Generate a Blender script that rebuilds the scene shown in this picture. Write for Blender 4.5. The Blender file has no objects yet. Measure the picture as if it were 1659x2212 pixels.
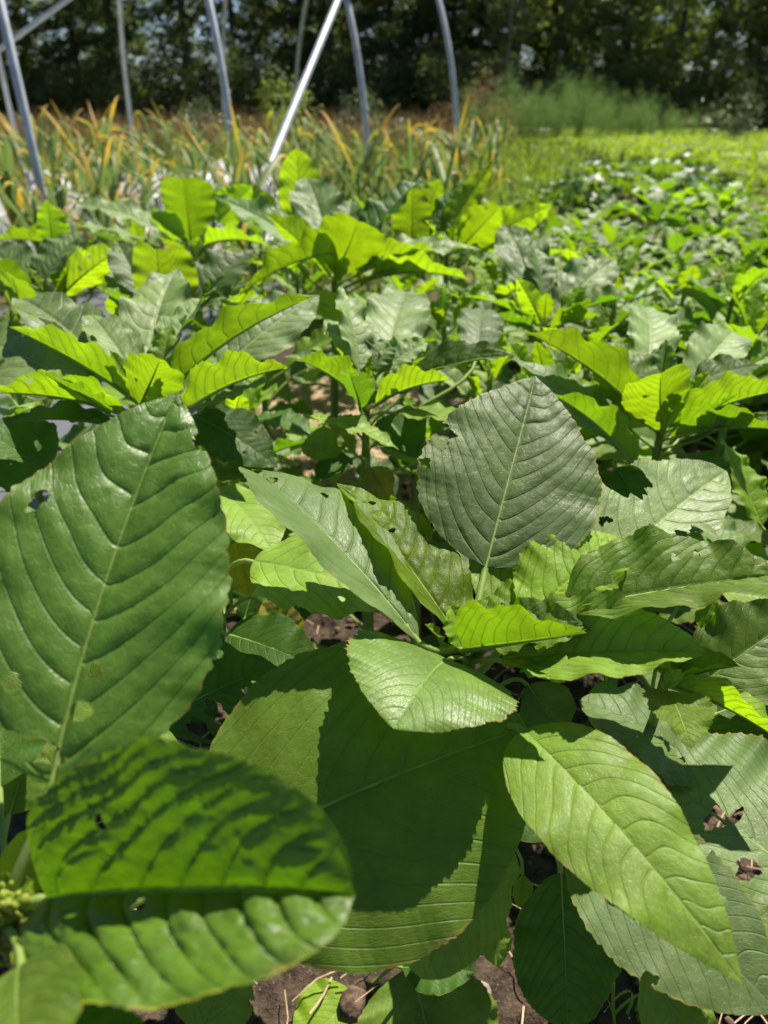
import bpy, math, random
import numpy as np
from mathutils import Vector
R = math.radians
rng = np.random.default_rng(7)
random.seed(7)
scene = bpy.context.scene
C = scene.collection

# ---------------------------------------------------------------- camera, sky, sun, exposure
CAMZ, PITCH = 0.80, R(29.6)
FPX, CX, CY = 1579.4, 829.5, 1106.0            # focal length and centre in the 1659 x 2212 view of the photo
cam_d = bpy.data.cameras.new('camera')
cam = bpy.data.objects.new('camera', cam_d); C.objects.link(cam)
cam.location = (0, 0, CAMZ); cam.rotation_euler = (R(90) - PITCH, 0, 0)
cam_d.sensor_width = 36; cam_d.lens = 25.7
cam_d.clip_start = 0.02; cam_d.clip_end = 500
cam_d.dof.use_dof = True; cam_d.dof.focus_distance = 0.56; cam_d.dof.aperture_fstop = 6.4
scene.camera = cam

SUN_EL, SUN_AZ = R(57), R(34)                   # azimuth: right of straight ahead
world = bpy.data.worlds.new("World"); scene.world = world; world.use_nodes = True
wn = world.node_tree
bg = wn.nodes['Background']
sky = wn.nodes.new('ShaderNodeTexSky'); sky.sky_type = 'NISHITA'; sky.sun_disc = False
sky.sun_elevation = SUN_EL; sky.sun_rotation = SUN_AZ
wn.links.new(sky.outputs[0], bg.inputs[0]); bg.inputs[1].default_value = 0.05
sky.dust_density = .2; sky.air_density = .8; sky.ozone_density = 2.5
sd = bpy.data.lights.new('sun', 'SUN'); sd.energy = 4.6; sd.angle = R(0.5); sd.color = (1.0, 0.93, 0.80)
sun = bpy.data.objects.new('sun', sd); C.objects.link(sun)
SV = Vector((math.sin(SUN_AZ)*math.cos(SUN_EL), math.cos(SUN_AZ)*math.cos(SUN_EL), math.sin(SUN_EL)))
sun.rotation_euler = SV.to_track_quat('Z', 'Y').to_euler(); sun.location = (0, 0, 12)
vs = scene.view_settings
vs.view_transform = 'Standard'; vs.look = 'None'; vs.exposure = 1.05; vs.gamma = 1.0
scene.cycles.use_denoising = True
scene.cycles.max_bounces = 8; scene.cycles.diffuse_bounces = 4; scene.cycles.transmission_bounces = 4
scene.cycles.sample_clamp_indirect = 6

FW = np.array((0, math.cos(PITCH), -math.sin(PITCH))); UPV = np.array((0, math.sin(PITCH), math.cos(PITCH)))
RT = np.array((1., 0, 0)); CAM = np.array((0, 0, CAMZ))
def P(x, y, z):                                 # a point of the place, from its bearing and its depth
    return CAM + RT*((x-CX)/FPX*z) - UPV*((y-CY)/FPX*z) + FW*z
def nz(v):
    v = np.asarray(v, float); return v/max(np.linalg.norm(v), 1e-9)
def ground_at(x, y):
    d = nz(P(x, y, 1) - CAM); t = -CAMZ/d[2]; return CAM + d*t

# ---------------------------------------------------------------- helpers: materials
def new_mat(name):
    m = bpy.data.materials.new(name); m.use_nodes = True
    m.node_tree.nodes.clear(); return m, m.node_tree
class NT:
    def __init__(s, nt): s.nt = nt
    def n(s, typ, **kw):
        nd = s.nt.nodes.new('ShaderNode'+typ)
        for k, v in kw.items(): setattr(nd, k, v)
        return nd
    def l(s, a, b): s.nt.links.new(a, b)
    def val(s, sock, v):
        if hasattr(v, 'is_output'): s.l(v, sock)
        else: sock.default_value = v
    def math(s, op, a, b=None, c=None):
        nd = s.n('Math', operation=op); s.val(nd.inputs[0], a)
        if b is not None: s.val(nd.inputs[1], b)
        if c is not None: s.val(nd.inputs[2], c)
        return nd.outputs[0]
    def ramp(s, v, a, b, lo=0., hi=1.):
        nd = s.n('MapRange', interpolation_type='SMOOTHSTEP')
        s.val(nd.inputs[0], v)
        for i, q in ((1, a), (2, b), (3, lo), (4, hi)): s.val(nd.inputs[i], q)
        return nd.outputs[0]
    def mix(s, f, a, b, mode='MIX'):
        nd = s.n('Mix', data_type='RGBA', blend_type=mode)
        s.val(nd.inputs[0], f)
        for i, q in ((6, a), (7, b)):
            if isinstance(q, tuple): q = q + (1,) if len(q) == 3 else q
            s.val(nd.inputs[i], q)
        return nd.outputs[2]
    def noise(s, vec, scale, detail=3, rough=.55):
        nd = s.n('TexNoise'); nd.inputs['Scale'].default_value = scale
        nd.inputs['Detail'].default_value = detail; nd.inputs['Roughness'].default_value = rough
        if vec is not None: s.l(vec, nd.inputs['Vector'])
        return nd.outputs['Fac']
def bsdf(t, col, rough, spec=.5):
    p = t.n('BsdfPrincipled'); t.val(p.inputs['Base Color'], col if not isinstance(col, tuple) else col+(1,))
    t.val(p.inputs['Roughness'], rough); p.inputs['Specular IOR Level'].default_value = spec
    return p

def leaf_mat(name, refl, trans, back, vein, tfac=.42, rough=.45, spec=.45, edge=(.25, .2, .04), vary=.25):
    m, nt = new_mat(name); t = NT(nt)
    a = t.n('Attribute', attribute_name='lf'); sp = t.n('SeparateXYZ'); t.l(a.outputs['Vector'], sp.inputs[0])
    a2 = t.n('Attribute', attribute_name='lg'); sp2 = t.n('SeparateXYZ'); t.l(a2.outputs['Vector'], sp2.inputs[0])
    phi, x, tt = sp.outputs; s_, rnd, rim_ = sp2.outputs
    ax = t.math('ABSOLUTE', x); as_ = t.math('ABSOLUTE', s_)
    geo = t.n('NewGeometry'); tc = t.n('TexCoord')
    oi = t.n('ObjectInfo')
    pp = t.math('PINGPONG', phi, .5)
    vl = t.ramp(pp, .012, .06, 1., 0.)
    fade = t.ramp(as_, .55, .98, 1., .25)
    vl = t.math('MULTIPLY', vl, fade)
    mw = t.math('MULTIPLY_ADD', t.math('SUBTRACT', 1., tt), .0058, .0014)
    md = t.ramp(ax, t.math('MULTIPLY', mw, .55), mw, 1., 0.)
    vein_f = t.math('MAXIMUM', t.math('MULTIPLY', vl, .20), md)
    # fine net of veins
    vo = t.n('TexVoronoi', feature='DISTANCE_TO_EDGE'); vo.inputs['Scale'].default_value = 1.
    cv = t.n('CombineXYZ'); t.l(t.math('MULTIPLY', phi, 4.5), cv.inputs[0]); t.l(t.math('MULTIPLY', x, 60.), cv.inputs[1]); t.l(t.math('MULTIPLY', rnd, 40.), cv.inputs[2])
    t.l(cv.outputs[0], vo.inputs['Vector'])
    net = t.ramp(vo.outputs[0], .0, .10, 1., 0.)
    n1 = t.noise(tc.outputs['Object'], 26., 4); n2 = t.noise(tc.outputs['Object'], 170., 3); n3 = t.noise(tc.outputs['Object'], 9., 2)
    k = t.math('ADD', t.math('MULTIPLY', t.math('SUBTRACT', n1, .5), 1.1), t.math('MULTIPLY', t.math('SUBTRACT', rnd, .5), vary*2))
    k = t.math('ADD', k, t.math('MULTIPLY', t.math('SUBTRACT', n2, .5), .5))
    br = t.math('ADD', 1., k)
    brc = t.n('CombineXYZ'); [t.l(br, brc.inputs[i]) for i in range(3)]
    top = t.mix(1., refl, brc.outputs[0], 'MULTIPLY')
    top = t.mix(t.ramp(n3, .5, .75, 0., .35), top, tuple(min(1, c*1.5) if i < 2 else c for i, c in enumerate(refl)))
    top = t.mix(t.math('MULTIPLY', net, .16), top, vein)
    # small pale specks and brown margin, the leaf's own
    top = t.mix(t.ramp(rim_, .2, .9, 0., .75), top, (.30, .24, .07))
    sp_n = t.noise(tc.outputs['Object'], 420., 1)
    top = t.mix(t.ramp(sp_n, .77, .80, 0., .3), top, vein)
    sn = t.noise(tc.outputs['Object'], 75., 2); sn2 = t.noise(tc.outputs['Object'], 11., 2)
    spot = t.math('MULTIPLY', t.ramp(sn, .68, .73), t.ramp(sn2, .5, .62))
    top = t.mix(t.math('MULTIPLY', spot, .55), top, (.26, .19, .06))
    top = t.mix(t.ramp(t.noise(tc.outputs['Object'], 5., 3), .5, .75, 0., .07), top, (.24, .25, .16))
    bk = t.mix(1., back, brc.outputs[0], 'MULTIPLY')
    bk = t.mix(t.math('MULTIPLY', net, .2), bk, vein)
    col = t.mix(geo.outputs['Backfacing'], top, bk)
    col = t.mix(vein_f, col, vein)
    en = t.noise(tc.outputs['Object'], 60., 3)
    ef = t.math('MULTIPLY', t.ramp(as_, .955, .995), t.ramp(en, .35, .6))
    col = t.mix(ef, col, edge)
    tr = t.mix(t.math('FRACT', t.math('MULTIPLY', rnd, 7.3)), trans, (trans[0]*.68, trans[1]*.9, trans[2]))
    tr = t.mix(1., tr, brc.outputs[0], 'MULTIPLY')
    tr = t.mix(t.math('MULTIPLY', t.math('MAXIMUM', t.ramp(pp, .02, .10, 1., 0.), md), .62), tr, tuple(c*.42 for c in trans))
    tr = t.mix(t.ramp(n3, .35, .7, 0., .45), tr, (trans[0]*.62, trans[1]*.8, trans[2]))
    tr = t.mix(t.ramp(pp, .1, .5, .22, 0.), tr, (trans[0]*.55, trans[1]*.7, trans[2]))
    tr = t.mix(t.math('MULTIPLY', net, .18), tr, tuple(c*.5 for c in trans))
    # bump
    h = t.math('ADD', t.math('MULTIPLY', n2, .55), t.math('MULTIPLY', t.math('ADD', t.math('MULTIPLY', t.ramp(pp, .0, .07, 1., 0.), 1.3), t.math('ADD', md, t.math('MULTIPLY', net, .25))), -.6))
    h = t.math('ADD', h, t.math('MULTIPLY', n1, .8))
    bu = t.n('Bump'); bu.inputs['Strength'].default_value = .55; bu.inputs['Distance'].default_value = .0012
    t.l(h, bu.inputs['Height'])
    p = bsdf(t, col, t.math('ADD', rough-.08, t.math('MULTIPLY', n1, .2)), spec)
    tl = t.n('BsdfTranslucent'); t.l(tr, tl.inputs[0])
    for nd in (p, tl): t.l(bu.outputs[0], nd.inputs['Normal'])
    mx = t.n('MixShader'); mx.inputs[0].default_value = tfac
    t.l(p.outputs[0], mx.inputs[1]); t.l(tl.outputs[0], mx.inputs[2])
    o = t.n('OutputMaterial'); t.l(mx.outputs[0], o.inputs[0])
    return m

def simple_mat(name, c1, c2, scale=8., rough=.7, spec=.3, bump=.3, dist=.002, trans=None, tfac=.3, metal=0., coords='Object', detail=5, lo=.35, hi=.65):
    m, nt = new_mat(name); t = NT(nt); tc = t.n('TexCoord')
    n = t.noise(tc.outputs[coords], scale, detail)
    oi = t.n('ObjectInfo')
    col = t.mix(t.ramp(n, lo, hi), c1, c2)
    v = t.math('MULTIPLY_ADD', oi.outputs['Random'], .4, .8)
    vc = t.n('CombineXYZ'); [t.l(v, vc.inputs[i]) for i in range(3)]
    col = t.mix(1., col, vc.outputs[0], 'MULTIPLY')
    p = bsdf(t, col, rough, spec); p.inputs['Metallic'].default_value = metal
    bu = t.n('Bump'); bu.inputs['Strength'].default_value = bump; bu.inputs['Distance'].default_value = dist
    t.l(n, bu.inputs['Height']); t.l(bu.outputs[0], p.inputs['Normal'])
    o = t.n('OutputMaterial')
    if trans:
        tl = t.n('BsdfTranslucent'); tl.inputs[0].default_value = trans+(1,)
        mx = t.n('MixShader'); mx.inputs[0].default_value = tfac
        t.l(p.outputs[0], mx.inputs[1]); t.l(tl.outputs[0], mx.inputs[2]); t.l(mx.outputs[0], o.inputs[0])
    else: t.l(p.outputs[0], o.inputs[0])
    return m

M = {}
M['mature'] = leaf_mat('leaf_mature', (.096, .162, .016), (.23, .45, .003), (.13, .22, .05), (.27, .38, .07), spec=.35)
M['young'] = leaf_mat('leaf_young', (.17, .29, .018), (.48, .68, .006), (.21, .31, .045), (.38, .48, .07), tfac=.46, spec=.3, vary=.4)
M['light'] = leaf_mat('leaf_light', (.165, .275, .030), (.38, .60, .005), (.20, .30, .06), (.36, .46, .10), tfac=.36, rough=.46, spec=.35, vary=.35)
M['grey'] = leaf_mat('leaf_grey', (.112, .18, .052), (.25, .46, .005), (.17, .23, .08), (.24, .30, .10), tfac=.34, spec=.4, rough=.48, vary=.35)
M['pale'] = leaf_mat('leaf_pale_sheen', (.185, .275, .085), (.30, .52, .006), (.21, .29, .10), (.33, .42, .16), tfac=.33, rough=.48, spec=.5, vary=.3)  # lightened green: sky reflection on lit leaves is put into the base colour
M['glossy'] = leaf_mat('leaf_glossy', (.086, .165, .022), (.17, .42, .003), (.13, .22, .06), (.26, .38, .08), spec=.6, rough=.42)
M['glossy_pale'] = leaf_mat('leaf_glossy_pale', (.15, .265, .035), (.33, .57, .006), (.20, .32, .07), (.34, .46, .13), tfac=.34, rough=.43, spec=.6)
M['cupped'] = leaf_mat('leaf_cupped', (.115, .235, .018), (.27, .56, .003), (.15, .25, .05), (.34, .44, .06), tfac=.42, rough=.40, spec=.6, edge=(.34, .36, .03))
M['dark'] = leaf_mat('leaf_dark', (.05, .12, .012), (.14, .35, .003), (.09, .17, .035), (.20, .32, .05), spec=.3)  # deeper green; on shaded leaves the shade is put into this colour
M['yellow'] = leaf_mat('leaf_yellowing', (.36, .33, .03), (.62, .52, .008), (.36, .35, .05), (.42, .40, .10))
M['stem'] = simple_mat('stem_green', (.13, .24, .05), (.22, .30, .08), 30., .5, .4, .3, trans=(.3, .5, .03), tfac=.2)
M['petiole'] = simple_mat('petiole_green', (.20, .33, .06), (.30, .40, .10), 40., .45, .4, .2, trans=(.5, .65, .05), tfac=.3)
M['bud'] = simple_mat('flower_head', (.22, .30, .04), (.36, .40, .07), 220., .7, .2, .6, trans=(.5, .6, .05), tfac=.3)

# ---------------------------------------------------------------- helpers: meshes and objects
def build(name, V, F, mat, parent=None, attrs=None, smooth=True, loc=None):
    V = np.asarray(V, np.float32)
    me = bpy.data.meshes.new(name)
    F = [np.asarray(f, np.int32) for f in (F if isinstance(F, list) else [F])]
    me.vertices.add(len(V)); me.vertices.foreach_set('co', V.ravel())
    tot = sum(f.size for f in F); npoly = sum(len(f) for f in F)
    me.loops.add(tot); me.loops.foreach_set('vertex_index', np.concatenate([f.ravel() for f in F]))
    st, off = [], 0
    for f in F:
        st.append(off + np.arange(len(f))*f.shape[1]); off += f.size
    me.polygons.add(npoly); me.polygons.foreach_set('loop_start', np.concatenate(st).astype(np.int32))
    me.polygons.foreach_set('use_smooth', np.full(npoly, smooth))
    for k, a in (attrs or {}).items():
        at = me.attributes.new(k, 'FLOAT_VECTOR', 'POINT'); at.data.foreach_set('vector', np.asarray(a, np.float32).ravel())
    me.update(calc_edges=True); me.validate()
    if mat: me.materials.append(mat)
    o = bpy.data.objects.new(name, me); C.objects.link(o)
    if parent: o.parent = parent
    if loc is not None: o.location = loc
    return o
def tag(o, label=None, cat=None, group=None, kind=None):
    for k, v in (('label', label), ('category', cat), ('group', group), ('kind', kind)):
        if v: o[k] = v
    return o
def thing(name, label, cat, loc=(0, 0, 0), rz=0, group=None):
    o = bpy.data.objects.new(name, None); C.objects.link(o); o.empty_display_size = .05
    o.location = loc; o.rotation_euler = (0, 0, rz); return tag(o, label, cat, group)
def dup(root, loc, rz, sc, label=None, group=None):
    def cp(o, par):
        c = o.copy(); C.objects.link(c); c.parent = par
        for ch in o.children: cp(ch, c)
        return c
    r = cp(root, None); r.location = loc; r.rotation_euler = (0, 0, rz); r.scale = (sc,)*3
    if label: r['label'] = label
    if group: r['group'] = group
    return r
def tube(pts, rad, k=6, close=True):
    pts = np.asarray(pts, float); n = len(pts); rad = np.broadcast_to(rad, n)
    T = np.gradient(pts, axis=0); T /= np.linalg.norm(T, axis=1, keepdims=True)+1e-12
    ref = np.array((0, 0, 1.)) if abs(T[0][2]) < .9 else np.array((1., 0, 0))
    A = np.zeros_like(pts); a = nz(ref - T[0]*ref.dot(T[0]))
    for i in range(n):
        a = nz(a - T[i]*a.dot(T[i])); A[i] = a
    B = np.cross(T, A); th = np.arange(k)*2*np.pi/k
    V = (pts[:, None] + rad[:, None, None]*(A[:, None]*np.cos(th)[None, :, None] + B[:, None]*np.sin(th)[None, :, None])).reshape(-1, 3)
    i = np.arange(n-1)[:, None]*k; j = np.arange(k)[None]; j2 = (j+1) % k
    F = np.stack([i+j, i+j2, i+k+j2, i+k+j], -1).reshape(-1, 4)
    return V, F
def join(parts):
    V, F, off = [], [], 0
    for v, f in parts:
        V.append(v); F.append(np.asarray(f)+off); off += len(v)
    return np.concatenate(V), np.concatenate(F)
def bez(p, t):
    t = t[:, None]; return ((1-t)**3)*p[0] + 3*t*(1-t)**2*p[1] + 3*t*t*(1-t)*p[2] + t**3*p[3]
def wob(x, seed, octs=((1., 1.), (2.3, .6), (5.1, .4))):
    r = np.random.default_rng(seed); y = np.zeros_like(x)
    for f, a in octs: y += a*np.sin(x*f*6.283 + r.uniform(0, 6.28))
    return y/1.6
# smooth value noise for relief
_P = np.random.default_rng(3).permutation(512)
_VAL = np.random.default_rng(4).random(512)
def vnoise(x, y):
    xi = np.floor(x).astype(int); yi = np.floor(y).astype(int); fx = x-xi; fy = y-yi
    fx = fx*fx*(3-2*fx); fy = fy*fy*(3-2*fy)
    h = lambda a, b: _VAL[(_P[(a % 512)] + b*37) % 512]
    return (h(xi, yi)*(1-fx)+h(xi+1, yi)*fx)*(1-fy) + (h(xi, yi+1)*(1-fx)+h(xi+1, yi+1)*fx)*fy

# ---------------------------------------------------------------- the amaranth leaf
def leaf_geo(base, tip, W, up=(0, 0, 1), arch=.06, fl=18., fr=18., cl=0., cr=0., pk=.42, sharp=1.9, nt=44, ns=8, nv=10, quilt=.05, wave=.045, wf=3.0, serr=.022,
             droop=0., twist=0., side=0., wl=1., wr=1., holes=(), seed=0, rnd=.5):
    """an ovate leaf from base to tip: two halves folded about the midrib, veins pressed in, edges waved, chewed holes cut out"""
    r = np.random.default_rng(seed)
    base = np.asarray(base, float); tip = np.asarray(tip, float); ch = tip-base; Lc = np.linalg.norm(ch); Td = ch/Lc
    up = np.asarray(up, float); N0 = nz(up - Td*up.dot(Td)); S0 = np.cross(Td, N0)
    p = [base, base + ch*.33 + N0*arch*Lc*1.33 + S0*side*Lc, base + ch*.68 + N0*(arch*1.33+droop)*Lc + S0*side*Lc, tip]
    side = side + r.uniform(-.025, .025)
    p[1] = p[1] + S0*r.uniform(-.02, .02)*Lc; p[2] = p[2] + S0*r.uniform(-.02, .02)*Lc
    s1 = np.linspace(0, 1, ns+1)[1:]; s1 = s1**.9
    sv = np.concatenate([-s1[::-1], [0], s1]); tv = np.linspace(0, 1, nt+1)
    Tg, Sg = np.meshgrid(tv, sv, indexing='ij')
    # holes: pull the border vertices onto the rim, then drop the faces inside
    kill = np.zeros(Tg.shape, bool); rimm = np.zeros(Tg.shape)
    for (ht, hs, rt, rs) in holes:
        ph = r.uniform(0, 6.28)
        dt, ds = (Tg-ht)/rt, (Sg-hs)/rs; d = np.hypot(dt, ds); an = np.arctan2(ds, dt)
        jag = 1 + .16*np.sin(3*an+ph) + .12*np.sin(5*an+2*ph) + .08*np.sin(11*an+ph)
        q = d/jag; inn = q < .72; rim = (q >= .72) & (q < 1.0); kill |= inn; rimm = np.maximum(rimm, rim)
        f = np.where(rim, 1.0/np.maximum(q, .3), 1.)
        Tg = np.where(rim, np.clip(ht+dt*rt*f, 0, 1), Tg); Sg = np.where(rim, np.clip(hs+ds*rs*f, -1, 1), Sg)
    def ev(Tg, Sg):
        tf = Tg.ravel(); sf = Sg.ravel(); a = np.abs(sf); sg = np.sign(sf)
        Mp = bez(p, tf); e = 1e-3
        T = bez(p, np.clip(tf+e, 0, 1.001)) - bez(p, np.clip(tf-e, -.001, 1)); T /= np.linalg.norm(T, axis=1, keepdims=True)
        N = N0[None] - T*(T@N0)[:, None]; N /= np.linalg.norm(N, axis=1, keepdims=True)
        S = np.cross(T, N)
        if twist:
            an = R(twist)*tf; c, s_ = np.cos(an)[:, None], np.sin(an)[:, None]; S, N = S*c + N*s_, N*c - S*s_
        A, B = sharp*pk, sharp*(1-pk)
        w = np.power(np.clip(tf, 1e-6, 1), A)*np.power(np.clip(1-tf, 1e-6, 1), B); w /= (pk**A)*((1-pk)**B)
        w = np.maximum(w, .012*(1-tf)+.002)
        w *= W/2*np.where(sf < 0, wl, wr)
        w *= 1 + serr*(wob(tf*7 + sg*3, seed+5, ((1., .6), (2.7, .7), (5.3, .5)))) + serr*.5*wob(tf*19 + sg, seed+8, ((1., .7), (1.7, .8)))
        x = a*w/Lc
        phi = nv*(tf - .33*x - 3.3*x*x + .05*(vnoise(tf*5+seed*1.7, a*2.2+sg*5)-.5)) + np.where(sf < 0, .15, .5) + .10*np.sin(tf*9+seed) + .16*np.sin(tf*5.3+seed*2+sg)
        f0 = np.where(sf < 0, R(fl), R(fr)); f1 = np.where(sf < 0, R(cl), R(cr))
        # lateral arc: slope grows from f0 by f1 towards the margin
        g = np.where(np.abs(f1) < 1e-3, 1e-3, f1)
        lx = (np.sin(f0+g*a)-np.sin(f0))/g; lz = -(np.cos(f0+g*a)-np.cos(f0))/g
        fadeb = np.clip(tf/.12, 0, 1)
        pq = np.abs(phi-np.round(phi)); hq = (.62*(1-np.exp(-(pq/.085)**2)) + .5*np.sqrt(pq/.5)) * np.clip(a/.07, 0, 1)**.6*(1-.72*a**1.6)*np.clip((1-tf)/.1, 0, 1)*np.clip(tf/.08, 0, 1)
        fine = vnoise(phi*3.1+seed*7.3, a*w/Lc*46+sg*9)-.5
        fine2 = vnoise(phi*7.3+seed*3.1, a*w/Lc*110+sg*5)-.5
        hgt = quilt*.25*Lc*(hq*.32*(.35+1.15*vnoise(phi*1.1+seed, a*4+sg*3)) + .17*fine*np.clip(a*5, 0, 1) + .06*fine2*np.clip(a*5, 0, 1))
        ww = wave*Lc*(a**2.0)*wob(tf*wf + sg*1.7, seed+11, ((1., 1.1), (2.1, .55)))*np.sin(np.pi*np.clip(tf*1.02, 0, 1))**.5
        V = Mp + S*(sg*w*lx)[:, None] + N*(w*lz + hgt + ww)[:, None]
        # local normal displacement of the rise is close enough to N for gentle folds
        return V, phi, x*sg, tf, sf, N
    V, phi, x, tf, sf, N = ev(Tg, Sg)
    nsx = 2*ns+1
    i = np.arange(nt)[:, None]*nsx; j = np.arange(nsx-1)[None]
    F = np.stack([i+j, i+j+1, i+nsx+j+1, i+nsx+j], -1).reshape(-1, 4)
    if holes:
        k = kill.ravel()[F]; F = F[~k.any(1)]
    lf = np.stack([phi, x, tf], 1); lg = np.stack([sf, np.full_like(sf, rnd), rimm.ravel()], 1)
    mid = [bez(p, np.array([q]))[0] for q in (0., .06, .14, .24, .36, .5, .65, .8, .9)]
    return V, F, lf, lg, np.array(mid), N0
def petiole_geo(att, base, mid, N0, r0, k=6):
    att = np.asarray(att, float); base = np.asarray(base, float)
    d = np.linalg.norm(base-att); T0 = nz(mid[1]-mid[0])
    q = [att, att + nz((base-att)*np.array((.6, .6, 1.5)))*d*.35, base - T0*d*.35, base]
    pts = list(bez(q, np.linspace(0, 1, 9))[:-1])
    rr = list(np.linspace(r0*1.15, r0, 8))
    for m_, s in zip(mid, (1., .95, .85, .72, .6, .46, .34, .24, .15)):
        pts.append(m_ - N0*r0*.75*s); rr.append(r0*s)
    return tube(pts, np.array(rr), k)

class Plant:
    """one amaranth plant: an Empty at the foot of its stem, a stem, leaves with their petioles"""
    def __init__(s, label, top, group='amaranth plants growing close by', foot=None, stem_r=.0065):
        s.top = np.asarray(top, float)
        foot = np.array((s.top[0]+rng.uniform(-.02, .02), s.top[1]+rng.uniform(-.02, .02), 0)) if foot is None else np.asarray(foot, float)
        s.foot = foot; s.o = thing('amaranth_plant', label, 'amaranth plant', foot, 0, group)
        p = [np.zeros(3), np.array((rng.uniform(-.015, .015), rng.uniform(-.015, .015), s.top[2]*.4)), (s.top-foot)*np.array((1, 1, .75)), s.top-foot]
        s.bz = p
        pts = bez(p, np.linspace(0, 1, 14)); pts[0][2] = -.02
        V, F = tube(pts, np.linspace(stem_r, stem_r*.55, 14)*(1+.08*np.sin(np.arange(14)*2.1)), 8)
        build('stem', V, F, M['stem'], s.o); s.k = int(rng.integers(1000)); s.n = 0
    def stem_at(s, z):
        t = np.linspace(0, 1, 30); q = bez(s.bz, t); i = np.argmin(np.abs(q[:, 2]-z)); return q[i]
    def leaf(s, base, tip, W, mat='mature', n=None, up=None, hero=1, label=None, att=None, pet=True, pr=None, **kw):
        b = P(*base); t = P(*tip)
        if n is not None: up = RT*n[0] + UPV*n[1] - FW*n[2]
        if up is None: up = (0, 0, 1)
        s.n += 1; W = W*(1 if hero == 2 else .80)
        res = {2: (130, 34), 1: (84, 22), 0: (44, 10)}[hero]
        L = np.linalg.norm(t-b)
        if hero == 1 and 'holes' not in kw and rng.random() < .45:
            kw['holes'] = tuple((rng.uniform(.2, .8), rng.choice([-1, 1])*rng.uniform(.2, 1.), rng.uniform(.012, .03), rng.uniform(.05, .14)) for _ in range(rng.integers(1, 4)))
        V, F, lf, lg, mid, N0 = leaf_geo(b-s.foot, t-s.foot, W, up, nt=res[0], ns=res[1], seed=s.k+s.n*17, rnd=float(rng.random()), **kw)
        o = build('leaf', V, F, M[mat], s.o, {'lf': lf, 'lg': lg})
        if label: o['label'] = label
        if pet:
            hd = np.linalg.norm((b-s.foot)[:2]-s.stem_at(b[2])[:2])
            a = s.stem_at(max(.05, b[2]-.45*hd-.01)) if att is None else (P(*att)-s.foot)
            r0 = pr or .0011+.009*L
            V, F = petiole_geo(a, b-s.foot, mid, N0, r0)
            build('petiole', V, F, M['petiole'], o)
        return o
    def lower(s, n, zlo=.08, zhi=.3, L=(.09, .14), mat=('mature', 'dark', 'light'), az0=0.):
        """leaves lower down the stem"""
        for i in range(n):
            z = zlo + (zhi-zlo)*(i+.5)/n; a = az0 + i*2.4 + rng.uniform(-.3, .3); l = rng.uniform(*L)
            d = np.array((math.cos(a), math.sin(a), 0)); q = s.stem_at(z)
            b = q + d*rng.uniform(.05, .09) + np.array((0, 0, rng.uniform(.01, .04)))
            tp = b + d*l*.95 + np.array((0, 0, rng.uniform(-.5, .15)*l))
            s.n += 1
            V, F, lf, lg, mid, N0 = leaf_geo(b, tp, l*rng.uniform(.5, .65), (0, 0, 1), arch=.08, fl=10, fr=10, nt=40, ns=10, seed=s.k+s.n*17, rnd=float(rng.random()), quilt=.04)
            o = build('leaf', V, F, M[mat[i % len(mat)]], s.o, {'lf': lf, 'lg': lg})
            V, F = petiole_geo(q, b, mid, N0, .002); build('petiole', V, F, M['petiole'], o)
    def bud(s, r=.012, n=26, at=None):
        c = (s.top if at is None else P(*at)) - s.foot; parts = []
        th = np.arange(7)*2*np.pi/6
        for i in range(n):
            d = nz(rng.normal(size=3)*np.array((1, 1, 1.3))); q = c + d*r*rng.uniform(.3, 1.); h = r*rng.uniform(.12, .26)
            parts.append(tube([q-d*h, q-d*h*.6, q, q+d*h*.6, q+d*h], np.array((.05, .8, 1, .75, .05))*h*.9, 6))
        V, F = join(parts); build('flower_head', V, F, M['bud'], s.o)
    def rosette(s, n=9, L=(.06, .15), el=(62, 8), az0=0., mats=('young', 'light', 'mature', 'grey'), hero=0, pet=True, z0=.16, fold=(18, 42)):
        """the whorl of leaves round the growing tip, youngest innermost"""
        for i in range(n):
            f = i/max(1, n-1); a = az0 + i*2.39996 + rng.uniform(-.25, .25)
            l = (L[0]+(L[1]-L[0])*f**.7)*rng.uniform(.88, 1.1); e = R(el[0]+(el[1]-el[0])*f + rng.uniform(-9, 9))
            h = np.array((math.cos(a), math.sin(a), 0)); q = s.stem_at(s.top[2]-z0*f)
            b = q + h*(.008+.05*f) + np.array((0, 0, .01+.035*f))
            d = h*math.cos(e) + np.array((0, 0, math.sin(e))); t = b + d*l
            m = mats[min(len(mats)-1, int(f*len(mats)*.999+rng.uniform(-.3, .3)))] if f > 0 else mats[0]
            s.n += 1; fo = rng.uniform(*fold)
            V, F, lf, lg, mid, N0 = leaf_geo(b, t, l*rng.uniform(.42, .55), (0, 0, 1), arch=rng.uniform(.03, .1), droop=-rng.uniform(0, .12)*f, fl=fo+rng.uniform(-8, 8), fr=fo+rng.uniform(-8, 8), cl=-rng.uniform(0, 30), cr=-rng.uniform(0, 30),
                                             nt=(40, 64)[hero], ns=(9, 16)[hero], wave=.05, wf=3.5, seed=s.k+s.n*17, rnd=float(rng.random()), quilt=.055, twist=rng.uniform(-25, 25))
            o = build('leaf', V, F, M[m], s.o, {'lf': lf, 'lg': lg})
            if pet:
                V, F = petiole_geo(q, b, mid, N0, .0011+.009*l, 5); build('petiole', V, F, M['petiole'], o)
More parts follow.
